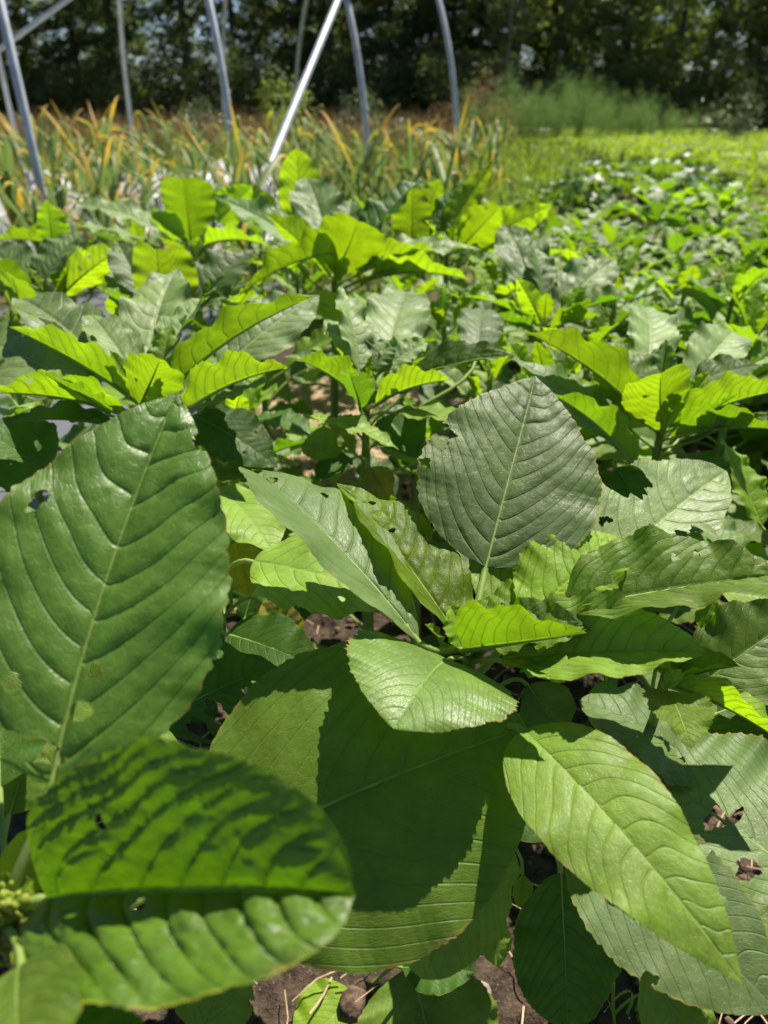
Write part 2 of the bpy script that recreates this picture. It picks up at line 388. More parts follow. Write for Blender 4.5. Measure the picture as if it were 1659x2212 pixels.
# ---------------------------------------------------------------- the plants in front
FRONT = 'amaranth plants in the front row'
a = Plant('amaranth plant at the bottom left corner with a large upright leaf and a cupped one', P(8, 2010, .33), FRONT, stem_r=.0075)
a.leaf((113, 1688, .335), (384, 848, .405), .130, 'glossy', (.12, .45, .9), hero=2, fl=16, fr=16, cl=-14, cr=-12, arch=.02, pk=.38, sharp=1.55, quilt=.10, wave=.02, nv=10, serr=.02, wr=1.0, wl=1.02,
       holes=((.86, 1.0, .028, .22), (.60, -.74, .035, .05), (.245, .13, .020, .07), (.155, .13, .022, .10), (.19, -.46, .022, .07), (.06, -.5, .03, .6)), label='large upright dark green leaf with torn holes', pr=.0026, side=-.01)
a.leaf((100, 1942, .315), (768, 1935, .268), .122, 'cupped', (0, .75, .62), hero=2, fl=65, fr=18, cl=-10, cr=8, arch=.05, pk=.50, sharp=.85, quilt=.30, wave=.03, wf=2.0, nv=8, serr=.012, wr=.80, label='broad cupped leaf with its lower half sunlit', pr=.0026,
       holes=((.42, .16, .018, .05), (.33, -.55, .010, .05)))
a.leaf((440, 1868, .44), (1138, 1572, .49), .196, 'mature', (0.05, .5, .85), hero=2, fl=8, fr=4, cl=-18, cr=-22, arch=.05, pk=.46, sharp=1.15, quilt=.018, nv=8, serr=.012, wave=.012, att=(60, 2100, .40), label='broad flat leaf half in shadow')
a.leaf((1020, 1690, .50), (912, 2115, .45), .112, 'light', (.35, .3, .9), hero=1, fl=10, fr=0, cl=-20, arch=.06, pk=.5, sharp=1.3, att=(700, 1700, .55))
a.leaf((42, 2085, .275), (75, 2450, .21), .055, 'mature', (0, .75, .65), hero=1, fl=10, fr=-5, arch=.08, quilt=.09, pk=.45, sharp=1.3)
a.leaf((80, 2120, .30), (340, 2420, .24), .055, 'dark', (0, .7, .7), hero=1, fl=0, fr=5, arch=.1, quilt=.09, holes=((.55, -1, .1, .4),))
a.leaf((0, 1700, .40), (-15, 1480, .44), .07, 'dark', (.5, .3, .8), hero=0)
a.leaf((15, 1990, .34), (60, 1790, .37), .035, 'young', (.5, .3, .8), hero=0, fl=35, fr=35)
a.leaf((-10, 1960, .33), (70, 1900, .33), .03, 'young', (.1, .6, .7), hero=0, fl=35, fr=35)
a.leaf((20, 1760, .42), (62, 1600, .44), .05, 'mature', (.6, .3, .7), hero=0)
a.leaf((150, 1740, .52), (10, 1080, .62), .15, 'light', (.1, .6, .8), hero=1, fl=4, fr=4, pk=.45, sharp=1.3)
a.leaf((430, 2240, .50), (505, 2040, .53), .075, 'light', (0, .5, .9), hero=1, fl=8, fr=8)
a.bud(.0125, 90, (22, 1990, .318)); a.bud(.009, 50, (8, 1950, .322)); a.bud(.008, 40, (30, 2045, .31))

b = Plant('amaranth plant right of centre with a tall grey leaf behind a glowing yellow green one', P(1015, 1410, .535), FRONT, stem_r=.008)
b.leaf((1050, 1225, .565), (1157, 812, .66), .150, 'grey', (.05, .35, .9), hero=2, fl=12, fr=14, cl=-12, cr=-10, arch=.03, pk=.36, sharp=1.6, quilt=.085, wave=.015, nv=11, serr=.02,
       holes=((.50, -1.0, .055, .22), (.44, -.86, .025, .1), (.33, -.92, .02, .06)), label='tall upright grey green leaf with a bitten edge')
b.leaf((1048, 1318, .55), (1228, 1148, .62), .095, 'light', (0, .55, .85), hero=2, fl=10, fr=25, arch=.06, pk=.45, sharp=1.4, quilt=.07, nv=9)
b.leaf((1140, 1342, .53), (1340, 1163, .585), .080, 'young', (-.1, .55, .85), hero=2, fl=8, fr=36, arch=.06, pk=.42, sharp=1.5, quilt=.10, wave=.05, serr=.05)
b.leaf((1290, 1240, .575), (1569, 1017, .665), .118, 'pale', (0, .55, .8), hero=2, fl=10, fr=12, arch=.03, pk=.36, sharp=1.25, quilt=.07, wave=.02, serr=.03, wr=.72,
       holes=((.47, -1.0, .085, .62), (.44, 1.0, .06, .62), (.20, -.55, .025, .05), (.23, -.5, .012, .06), (.54, .8, .02, .2)), label='ragged leaf chewed nearly in two')
b.leaf((1225, 1318, .525), (1725, 1238, .515), .094, 'mature', (0, .72, .68), hero=2, fl=24, fr=38, cl=-10, arch=.03, pk=.36, sharp=1.7, quilt=.11, nv=13, holes=((.50, -.5, .012, .07), (.60, -.62, .012, .06)))
b.leaf((1085, 1425, .515), (1530, 1411, .485), .088, 'light', (0, .70, .70), hero=2, fl=30, fr=36, arch=.03, pk=.42, sharp=1.9, quilt=.08, nv=11)
b.leaf((1070, 1395, .52), (1268, 1352, .50), .064, 'light', (0, .75, .65), hero=1, fl=40, fr=20, quilt=.1)
b.leaf((1000, 1402, .505), (1270, 1367, .445), .066, 'young', (0, .97, .05), hero=2, fl=35, fr=74, cr=-18, arch=.0, pk=.27, sharp=1.6, quilt=.07, nv=9, label='young leaf glowing yellow green against the sun')
b.leaf((1006, 1405, .525), (727, 1044, .60), .082, 'young', (.35, .55, .75), hero=2, fl=42, fr=14, cr=-10, arch=.04, pk=.42, sharp=1.7, quilt=.10, nv=12, wave=.03, holes=((.80, .45, .014, .12), (.62, .2, .008, .08)))
b.leaf((905, 1385, .50), (543, 1014, .585), .108, 'grey', (.30, .62, .72), hero=2, fl=30, fr=8, cr=-25, arch=.07, pk=.58, sharp=1.7, quilt=.05, wave=.02, nv=9, twist=-10, holes=((.97, -.5, .03, .9), (.88, .1, .022, .16), (.70, .55, .02, .04), (.62, .85, .018, .06)), label='long leaf with a torn tip and small bite marks')
b.leaf((968, 1425, .50), (850, 1574, .425), .116, 'glossy_pale', (0.0, .85, .55), hero=2, fl=8, fr=16, cl=-22, cr=-16, arch=.10, pk=.40, sharp=1.3, quilt=.018, wave=.02, nv=8, serr=.03, label='small glossy pale leaf arching to the front')
b.leaf((1128, 1578, .475), (1606, 2128, .36), .080, 'light', (-.15, .62, .78), hero=2, fl=6, fr=14, cl=-22, cr=-12, arch=.09, pk=.36, sharp=1.55, quilt=.04, nv=12, wave=.018, serr=.012, att=(1050, 1640, .52), label='long bright leaf drooping to the lower right')
b.leaf((1240, 1790, .50), (1680, 2185, .415), .12, 'grey', (.0, .6, .8), hero=1, fl=6, fr=4, arch=.06, pk=.45, sharp=1.5, quilt=.025, wave=.015, att=(1050, 1700, .54))
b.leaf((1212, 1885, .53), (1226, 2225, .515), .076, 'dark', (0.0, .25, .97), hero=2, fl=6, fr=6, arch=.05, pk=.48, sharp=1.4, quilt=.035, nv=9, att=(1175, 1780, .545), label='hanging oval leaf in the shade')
b.leaf((888, 2088, .72), (965, 2400, .66), .172, 'light', (0, .6, .8), hero=1, fl=6, fr=4, arch=.06, pk=.45, sharp=1.4, quilt=.03, att=(960, 2010, .68))
b.leaf((772, 2150, .75), (630, 2290, .70), .095, 'young', (0, .75, .65), hero=1, fl=8, fr=8, att=(900, 2020, .70), quilt=.03)
b.leaf((1060, 1980, .58), (1075, 2090, .57), .035, 'light', (0, .4, .9), hero=0, att=(1010, 1900, .58))
b.leaf((1130, 1890, .56), (1120, 1960, .56), .022, 'light', (.2, .4, .9), hero=0)
b.leaf((870, 2090, .66), (1030, 2100, .65), .06, 'dark', (0, .7, .7), hero=0)
b.leaf((1140, 1480, .56), (1215, 1600, .56), .06, 'grey', (0, .4, .9), hero=0)
b.leaf((1310, 1470, .60), (1300, 1590, .60), .045, 'grey', (0, .4, .9), hero=0)
b.leaf((1005, 1402, .512), (972, 1308, .52), .040, 'young', (.3, .5, .8), hero=1, fl=20, fr=40, wave=.07, quilt=.1, serr=.06)
b.leaf((1020, 1398, .52), (1085, 1296, .55), .046, 'young', (-.2, .5, .85), hero=1, fl=30, fr=20, wave=.07, quilt=.12, serr=.06)
b.leaf((1030, 1400, .515), (1140, 1368, .49), .036, 'young', (0, .9, .4), hero=1, fl=30, fr=45, wave=.06, quilt=.1)
b.leaf((1065, 1375, .522), (1175, 1262, .565), .052, 'young', (-.1, .55, .8), hero=1, fl=16, fr=34, wave=.06, quilt=.11)
b.leaf((1090, 1395, .515), (1330, 1330, .525), .056, 'light', (0, .72, .66), hero=1, fl=26, fr=36, wave=.05, quilt=.1)
b.leaf((1150, 1440, .50), (1220, 1475, .47), .045, 'light', (-.1, .85, .5), hero=1, fl=10, fr=20, wave=.07)
b.rosette(4, (.025, .045), (75, 45), 1., hero=1, pet=False, z0=.02)

r = Plant('amaranth plant at the right edge with small pale new leaves over a holed leaf', P(1438, 1462, .525), FRONT)
r.leaf((1735, 1900, .46), (1368, 1652, .535), .150, 'grey', (.1, .7, .7), hero=2, fl=4, fr=4, cl=-8, arch=.05, pk=.5, sharp=1.3, quilt=.04, nv=8,
       holes=((.80, .30, .05, .13), (.47, -.05, .045, .14), (.22, -.35, .05, .15), (.40, .12, .025, .1)), att=(1640, 1750, .6), label='pale leaf riddled with large holes')
r.leaf((1545, 1700, .535), (1252, 1512, .56), .082, 'grey', (.15, .75, .6), hero=2, fl=14, fr=6, cr=-12, arch=.10, pk=.5, sharp=1.5, quilt=.03, nv=9)
r.leaf((1440, 1492, .492), (1493, 1620, .445), .046, 'young', (0.05, .6, .8), hero=2, fl=12, fr=12, pk=.36, quilt=.09, wave=.05, serr=.05, label='small crinkled young leaf pointing down')
r.leaf((1480, 1500, .57), (1730, 1325, .60), .10, 'mature', (0, .6, .8), hero=1, fl=26, fr=6, quilt=.08, pk=.45)
r.leaf((1450, 1480, .52), (1700, 1610, .47), .052, 'young', (.1, .92, .3), hero=1, fl=25, fr=62, quilt=.08, wave=.04)
r.leaf((1460, 1470, .52), (1600, 1440, .50), .045, 'young', (0, .85, .5), hero=1, fl=30, fr=50, wave=.05, quilt=.09)
r.leaf((1440, 1455, .525), (1345, 1425, .52), .035, 'young', (0, .85, .5), hero=0, fl=55, fr=20, wave=.06)
r.leaf((1440, 1455, .525), (1420, 1385, .53), .03, 'young', (0, .5, .85), hero=0, fl=35, fr=35, wave=.06)
r.leaf((1455, 1455, .525), (1500, 1400, .53), .03, 'young', (0, .5, .85), hero=0, fl=35, fr=35, wave=.06)
r.leaf((1500, 1570, .61), (1740, 1690, .57), .085, 'mature', (.1, .8, .6), hero=1, fl=10, fr=20, quilt=.08)
r.leaf((1480, 1600, .62), (1740, 1770, .58), .08, 'light', (.1, .8, .6), hero=1, fl=8, fr=16, quilt=.08)
r.leaf((1550, 1540, .60), (1720, 1500, .62), .06, 'dark', (0, .7, .7), hero=0)
r.leaf((1560, 1280, .66), (1740, 1320, .64), .08, 'light', (0, .7, .7), hero=0)
r.rosette(4, (.02, .04), (75, 45), 2., hero=1, pet=False, z0=.02)
r.lower(4, .1, .3)

# the shaded plant between the two front ones
n = Plant('amaranth plant behind the large upright leaf, low and mostly in shadow', P(470, 1290, .72), FRONT)
n.leaf((548, 1212, .63), (870, 1300, .60), .098, 'light', (0, .78, .62), hero=2, fl=10, fr=6, arch=.05, pk=.45, sharp=1.4, quilt=.05, nv=8, att=(470, 1275, .67), label='leaf crossed by a curved shadow')
n.leaf((470, 1050, .78), (590, 1195, .70), .10, 'light', (.3, .6, .75), hero=1, fl=4, fr=8, pk=.5, quilt=.03)
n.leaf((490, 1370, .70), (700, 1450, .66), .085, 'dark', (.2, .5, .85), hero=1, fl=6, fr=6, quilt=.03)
n.leaf((560, 1300, .72), (650, 1420, .74), .06, 'yellow', (.2, .4, .9), hero=0, label='yellowing leaf')
n.leaf((640, 1440, .72), (730, 1450, .70), .05, 'yellow', (0, .5, .85), hero=0, label='yellowing leaf')
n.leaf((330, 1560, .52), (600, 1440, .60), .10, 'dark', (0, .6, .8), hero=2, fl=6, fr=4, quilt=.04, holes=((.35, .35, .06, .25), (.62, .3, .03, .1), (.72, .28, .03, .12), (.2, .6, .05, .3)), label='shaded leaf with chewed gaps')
n.leaf((420, 1640, .50), (140, 1690, .46), .085, 'light', (0, .65, .75), hero=1, fl=6, fr=6, quilt=.03, pk=.5)
n.leaf((510, 1170, .76), (540, 1290, .75), .06, 'yellow', (.1, .4, .9), hero=0, label='yellowing leaf')
n.leaf((530, 1330, .78), (560, 1230, .80), .05, 'dark', (.1, .4, .9), hero=0)
n.lower(8, .06, .34)

# ---------------------------------------------------------------- the second row
SEC = 'amaranth plants in the second row'
c = Plant('amaranth plant at the left with a wide star of leaves, yellow tips on both sides', P(325, 870, .84), SEC, stem_r=.009)
c.leaf((300, 868, .83), (18, 706, .83), .078, 'young', (0, 1, .1), hero=1, fl=66, fr=22, cl=-10, arch=.03, quilt=.09, wave=.03, label='leaf glowing yellow green along its near half')
c.leaf((275, 835, .87), (46, 646, .99), .115, 'pale', (.2, .6, .8), hero=1, fl=22, fr=12, quilt=.07, pk=.5, sharp=1.5)
c.leaf((310, 810, .88), (386, 580, 1.03), .115, 'pale', (0, .45, .9), hero=1, fl=14, fr=14, quilt=.07, pk=.4)
c.leaf((340, 810, .86), (453, 640, .95), .078, 'pale', (-.2, .5, .85), hero=1, fl=8, fr=40, quilt=.08, pk=.5)
c.leaf((300, 835, .84), (194, 680, .92), .078, 'pale', (.3, .55, .8), hero=1, fl=20, fr=14, quilt=.08, pk=.5)
c.leaf((475, 800, .88), (690, 638, .97), .115, 'pale', (0, .45, .9), hero=1, fl=14, fr=10, quilt=.08, wave=.03)
c.leaf((355, 850, .83), (682, 640, .80), .070, 'young', (-.1, .98, .1), hero=1, fl=20, fr=62, quilt=.09, wave=.035)
c.leaf((392, 892, .81), (624, 794, .745), .080, 'young', (0, .98, .05), hero=1, fl=25, fr=68, cr=-10, quilt=.08, wave=.05, serr=.05)
c.leaf((305, 875, .80), (345, 775, .72), .085, 'young', (0, .6, -.75), hero=1, fl=20, fr=20, quilt=.07)
c.leaf((205, 855, .86), (-70, 730, .95), .14, 'pale', (.1, .5, .85), hero=1, fl=6, fr=10, quilt=.06, pk=.45)
c.leaf((270, 895, .83), (-40, 850, .76), .085, 'young', (0, .95, .2), hero=1, fl=48, fr=20, quilt=.08)
c.leaf((250, 920, .83), (20, 915, .78), .10, 'dark', (0, .9, .4), hero=1, fl=14, fr=14)
c.leaf((420, 900, .84), (600, 1010, .84), .10, 'dark', (.1, .6, .8), hero=1, fl=6, fr=6)
c.leaf((110, 1030, .84), (-60, 925, .80), .15, 'dark', (0, .7, .7), hero=1, fl=6, fr=6)
c.leaf((60, 1000, .86), (30, 930, .9), .1, 'dark', (0, .4, .9), hero=0)
c.lower(9, .12, .36, (.10, .15))

d = Plant('amaranth plant near the middle with crinkled pale top leaves and several bare petioles', P(790, 850, .90), SEC, stem_r=.009)
d.leaf((775, 860, .87), (636, 775, .80), .065, 'young', (0, .95, .2), hero=1, fl=58, fr=25, quilt=.08, wave=.05)
d.leaf((770, 830, .89), (612, 770, .86), .06, 'grey', (0, .8, .6), hero=1, fl=20, fr=20, wave=.05)
d.leaf((812, 872, .87), (975, 821, .81), .062, 'young', (0, .98, .1), hero=1, fl=25, fr=68, quilt=.08)
d.leaf((870, 825, .90), (1120, 768, .865), .080, 'mature', (0, .75, .65), hero=1, fl=30, fr=26, quilt=.12, wave=.03)
d.leaf((830, 790, .94), (878, 630, 1.10), .115, 'pale', (0, .4, .9), hero=1, fl=10, fr=8, pk=.52, sharp=1.15, quilt=.05)
d.leaf((775, 800, .89), (733, 618, .95), .065, 'pale', (.55, .35, .75), hero=1, fl=16, fr=20, wave=.06)
d.leaf((1030, 770, 1.0), (1042, 668, 1.11), .085, 'grey', (0, .35, .95), hero=1, pk=.5, sharp=1.15, fl=8, fr=8)
d.leaf((790, 800, .90), (700, 690, .96), .07, 'pale', (.3, .5, .8), hero=1, wave=.06)
d.leaf((800, 800, .90), (840, 735, .92), .06, 'pale', (0, .5, .85), hero=1, wave=.08, quilt=.12)
d.leaf((820, 805, .90), (925, 740, .93), .06, 'pale', (0, .5, .85), hero=1, wave=.08, quilt=.12)
d.leaf((668, 898, .82), (862, 972, .79), .048, 'light', (.1, .85, .5), hero=1, fl=14, fr=12, serr=.08, wave=.04, att=(760, 940, .88), holes=((.2, -.8, .09, .5), (.3, .3, .04, .15)), label='ragged leaf held out over the bare soil')
d.leaf((850, 890, .86), (1020, 915, .81), .075, 'light', (0, .85, .55), hero=1, fl=0, fr=10, wave=.04)
d.leaf((700, 920, .88), (690, 995, .85), .07, 'young', (.1, .1, -1), hero=0)
d.leaf((830, 900, .88), (900, 990, .86), .09, 'dark', (0, .6, .8), hero=0)
d.leaf((920, 1010, .9), (1010, 985, .84), .06, 'light', (0, .8, .6), hero=0)
d.leaf((840, 960, .90), (930, 1010, .85), .08, 'light', (0, .75, .65), hero=0)
d.leaf((760, 990, .90), (680, 1040, .88), .06, 'dark', (0, .75, .65), hero=0)
d.leaf((800, 1010, .88), (840, 1080, .88), .05, 'yellow', (0, .4, .9), hero=0, label='yellowing leaf')
d.lower(8, .06, .25, (.07, .12))

e = Plant('amaranth plant at the right with two grey leaves standing behind glowing yellow ones', P(1430, 925, .90), SEC, stem_r=.009)
e.leaf((1395, 905, .89), (1130, 716, .90), .092, 'young', (.1, .98, .1), hero=1, fl=62, fr=14, quilt=.06, label='long leaf glowing yellow green')
e.leaf((1430, 930, .89), (1428, 806, .80), .105, 'young', (0, .5, -.85), hero=1, fl=16, fr=16, quilt=.06, pk=.55, sharp=1.3)
e.leaf((1470, 920, .88), (1700, 842, .84), .090, 'young', (0, .98, .1), hero=1, fl=25, fr=64, quilt=.07)
e.leaf((1400, 805, .98), (1392, 663, 1.12), .100, 'pale', (.1, .4, .9), hero=1, pk=.5, sharp=1.3, quilt=.06)
e.leaf((1488, 835, .96), (1582, 716, 1.07), .100, 'pale', (-.05, .4, .9), hero=1, pk=.5, sharp=1.3, quilt=.06)
e.leaf((1450, 945, .88), (1690, 930, .78), .075, 'young', (0, .96, .15), hero=1, fl=25, fr=58, quilt=.06)
e.leaf((1405, 855, .91), (1308, 738, .95), .085, 'mature', (.3, .6, .75), hero=1, fl=18, fr=18, quilt=.09)
e.leaf((1335, 965, .91), (1113, 778, .93), .10, 'grey', (.2, .65, .75), hero=1, fl=12, fr=12)
e.leaf((1370, 1005, .87), (1190, 850, .85), .07, 'young', (.1, .97, .1), hero=1, fl=55, fr=20)
e.leaf((1500, 830, .94), (1640, 790, .95), .07, 'mature', (0, .7, .7), hero=1, quilt=.09)
e.leaf((1330, 1010, .88), (1400, 1130, .86), .07, 'dark', (0, .4, .9), hero=0)
e.leaf((1480, 980, .88), (1560, 1080, .80), .07, 'dark', (0, .7, .7), hero=0)
e.lower(8, .1, .34, (.1, .15))
e.rosette(4, (.04, .07), (75, 50), .5, hero=1, z0=.02)

# ---------------------------------------------------------------- the third row and behind it
THI = 'tall amaranth plants behind the second row'
f = Plant('amaranth plant at the back centre with a thick bare stem under a yellow green crown', P(722, 600, 1.42), THI, stem_r=.011)
f.leaf((715, 595, 1.40), (572, 462, 1.34), .10, 'young', (0, .9, -.3), hero=1, fl=45, fr=20)
f.leaf((725, 595, 1.40), (775, 478, 1.25), .16, 'young', (0, .6, -.75), hero=1, fl=15, fr=20, pk=.5, sharp=1.3)
f.leaf((755, 545, 1.39), (516, 642, 1.26), .12, 'young', (-.2, .85, .1), hero=1, fl=45, fr=5, arch=.08)
f.leaf((765, 595, 1.41), (955, 548, 1.34), .085, 'young', (0, .98, .1), hero=1, fl=25, fr=60)
f.leaf((765, 560, 1.43), (918, 384, 1.50), .12, 'dark', (-.3, .6, .7), hero=1, fl=18, fr=25, quilt=.1)
f.leaf((715, 540, 1.48), (662, 384, 1.66), .15, 'grey', (0, .45, .9), hero=1, fl=16, fr=16, quilt=.09)
f.leaf((690, 560, 1.45), (464, 425, 1.52), .11, 'grey', (.1, .6, .8), hero=1)
f.leaf((770, 570, 1.42), (1040, 540, 1.36), .12, 'pale', (0, .75, .65), hero=1, fl=14, fr=14, quilt=.1)
f.leaf((800, 600, 1.40), (1015, 605, 1.30), .10, 'young', (0, .9, .2), hero=1, fl=20, fr=45)
f.leaf((740, 545, 1.46), (760, 430, 1.52), .09, 'grey', (0, .5, .85), hero=1, fl=25, fr=25)
f.leaf((660, 640, 1.40), (750, 680, 1.34), .07, 'young', (0, .4, -.9), hero=0)
f.leaf((700, 700, 1.42), (640, 760, 1.36), .08, 'mature', (0, .7, .7), hero=0)
f.lower(7, .1, .36, (.12, .16))
g = Plant('tall amaranth plant at the back left with an upright backlit leaf cupped like a hand', P(415, 535, 1.72), THI, stem_r=.011)
g.leaf((412, 520, 1.66), (392, 386, 1.56), .165, 'young', (0, .2, -1), hero=1, fl=26, fr=22, pk=.62, sharp=1.2, quilt=.07)
g.leaf((395, 520, 1.66), (322, 462, 1.6), .08, 'young', (0, .9, -.3), hero=1, fl=50)
g.leaf((440, 530, 1.66), (585, 535, 1.5), .09, 'young', (0, .9, .3), hero=1, fl=20, fr=50)
g.leaf((350, 500, 1.72), (150, 440, 1.72), .11, 'pale', (0, .75, .6), hero=1, fl=10, fr=20)
g.leaf((330, 530, 1.6), (145, 490, 1.52), .11, 'pale', (0, .85, .5), hero=1, fl=5, fr=5)
g.leaf((430, 500, 1.75), (470, 395, 1.8), .10, 'grey', (0, .5, .85), hero=1)
g.leaf((470, 480, 1.72), (545, 400, 1.7), .12, 'young', (0, .5, -.8), hero=1, fl=40)
g.rosette(5, (.06, .13), (60, 20), 1.5); g.lower(7, .15, .38, (.12, .16))
h = Plant('tall amaranth plant at the back with the highest glowing leaf of the bed', P(655, 500, 1.9), THI, stem_r=.011)
h.leaf((655, 520, 1.82), (640, 322, 1.74), .145, 'young', (.05, .15, -1), hero=1, fl=18, fr=14, pk=.5, sharp=1.3, label='leaf standing tall and glowing yellow green')
h.leaf((600, 490, 1.85), (490, 395, 1.8), .11, 'young', (0, .7, -.6), hero=1, fl=40)
h.leaf((640, 500, 1.9), (470, 420, 2.0), .1, 'grey', (0, .7, .7), hero=1)
h.rosette(7, (.06, .14), (60, 10), .3); h.lower(6, .15, .38, (.12, .16))
k = Plant('amaranth plant at the back with paired dark and backlit leaves pointing up to the right', P(965, 530, 1.66), THI, stem_r=.010)
k.leaf((950, 530, 1.68), (1068, 350, 1.66), .10, 'young', (-.2, .4, -.9), hero=1, fl=12, fr=35)
k.leaf((930, 520, 1.66), (1010, 385, 1.68), .07, 'dark', (-.4, .6, .6), hero=1, fl=22, fr=35)
k.leaf((890, 540, 1.66), (890, 405, 1.6), .12, 'young', (0, .2, -1), hero=1, pk=.5, sharp=1.3)
k.leaf((915, 480, 1.7), (950, 385, 1.66), .10, 'young', (0, .2, -1), hero=1)
k.leaf((995, 535, 1.64), (1082, 445, 1.52), .12, 'young', (0, .4, -.9), hero=1, fl=12, fr=20)
k.leaf((1010, 535, 1.64), (1195, 440, 1.6), .11, 'young', (-.1, .5, -.8), hero=1, fl=8, fr=20)
k.rosette(5, (.06, .13), (55, 10), 2.0); k.lower(6, .1, .34, (.12, .16))
q = Plant('amaranth plant right of centre with an upright grey ribbed leaf and a bright yellow heart', P(1178, 690, 1.34), THI, stem_r=.010)
q.leaf((1150, 650, 1.38), (1088, 486, 1.54), .14, 'grey', (.1, .45, .9), hero=1, fl=18, fr=18, quilt=.13, pk=.42)
q.leaf((1175, 650, 1.37), (1150, 530, 1.42), .085, 'grey', (.4, .4, .8), hero=1, fl=25, fr=25)
q.leaf((1170, 700, 1.33), (1115, 600, 1.28), .06, 'young', (.2, .6, -.6), hero=1, fl=45)
q.leaf((1200, 680, 1.34), (1330, 560, 1.44), .13, 'pale', (0, .5, .85), hero=1, quilt=.1)
q.leaf((1210, 690, 1.33), (1375, 640, 1.3), .10, 'mature', (0, .75, .65), hero=1, fl=25, fr=40)
q.leaf((1160, 700, 1.33), (1000, 640, 1.3), .09, 'light', (0, .85, .5), hero=1, fl=25, fr=10)
q.leaf((1200, 640, 1.38), (1210, 560, 1.42), .08, 'light', (0, .4, .9), hero=1)
q.leaf((1190, 710, 1.32), (1310, 690, 1.22), .07, 'young', (0, .95, .1), hero=1, fl=20, fr=55)
q.leaf((1150, 715, 1.32), (1020, 690, 1.22), .07, 'grey', (0, .9, .4), hero=1, fl=30)
q.lower(7, .1, .32, (.1, .15))
i_ = Plant('amaranth plant at the left with a notched backlit leaf standing above the star shaped one', P(345, 690, 1.14), THI, stem_r=.009)
i_.leaf((345, 690, 1.12), (335, 512, 1.06), .145, 'young', (0, .15, -1), hero=1, fl=20, fr=30, pk=.5, sharp=1.1, holes=((1.0, .25, .14, .9), (.88, -.2, .03, .12)), label='broad backlit leaf notched at the tip')
i_.leaf((390, 690, 1.12), (550, 540, 1.18), .12, 'grey', (-.1, .6, .75), hero=1, fl=30, fr=8, quilt=.09)
i_.leaf((290, 700, 1.12), (235, 640, 1.06), .07, 'young', (0, .5, -.8), hero=1)
i_.leaf((310, 640, 1.18), (250, 520, 1.22), .09, 'grey', (.2, .4, .9), hero=1)
i_.rosette(4, (.06, .12), (50, 10), 2.2); i_.lower(7, .1, .34, (.12, .16))
j_ = Plant('amaranth plant at the left edge with a dark ribbed leaf and low glowing ones', P(120, 640, 1.30), THI, stem_r=.009)
j_.leaf((90, 610, 1.3), (180, 500, 1.34), .11, 'grey', (-.2, .5, .85), hero=1, quilt=.12)
j_.leaf((60, 610, 1.3), (-30, 540, 1.36), .12, 'grey', (.2, .5, .85), hero=1, quilt=.1)
j_.leaf((40, 690, 1.26), (20, 590, 1.15), .11, 'young', (0, .2, -1), hero=1)
j_.leaf((130, 640, 1.28), (262, 540, 1.2), .09, 'young', (0, .8, -.3), hero=1, fl=15, fr=50)
j_.leaf((60, 640, 1.28), (-60, 560, 1.2), .08, 'young', (0, .9, .1), hero=1, fl=50)
j_.rosette(4, (.06, .13), (50, 0), .6); j_.lower(7, .1, .36, (.12, .16))
l_ = Plant('amaranth plant at the far left with one tall backlit leaf against the white sheet', P(125, 530, 1.62), THI, stem_r=.009)
l_.leaf((112, 535, 1.54), (100, 430, 1.5), .095, 'young', (-.1, .15, -1), hero=1, fl=8, fr=26)
l_.leaf((120, 530, 1.6), (-20, 520, 1.5), .08, 'young', (0, .95, .1), hero=1, fl=45)
l_.rosette(6, (.06, .14), (45, 0), 2.6); l_.lower(5, .1, .34, (.12, .16))
for pl, az in ((c, .4), (d, 1.2), (e, 2.), (f, .1), (g, 2.7), (h, 1.), (k, .6), (q, 1.9), (i_, 3.), (j_, .9)):
    pl.rosette(6, (.04, .10), (72, 32), az, hero=1, mats=('young', 'young', 'light', 'grey'), z0=.05)
d.lower(7, .2, .40, (.08, .13), ('dark', 'light', 'grey'), .7); f.lower(5, .2, .42, (.10, .14), ('dark', 'grey'), 1.)
c.lower(6, .2, .42, (.10, .15), ('dark', 'mature', 'light'), 1.3); e.lower(6, .2, .40, (.10, .14), ('dark', 'grey', 'mature'), 1.3); q.lower(6, .2, .40, (.10, .14), ('grey', 'mature', 'light'), .8)
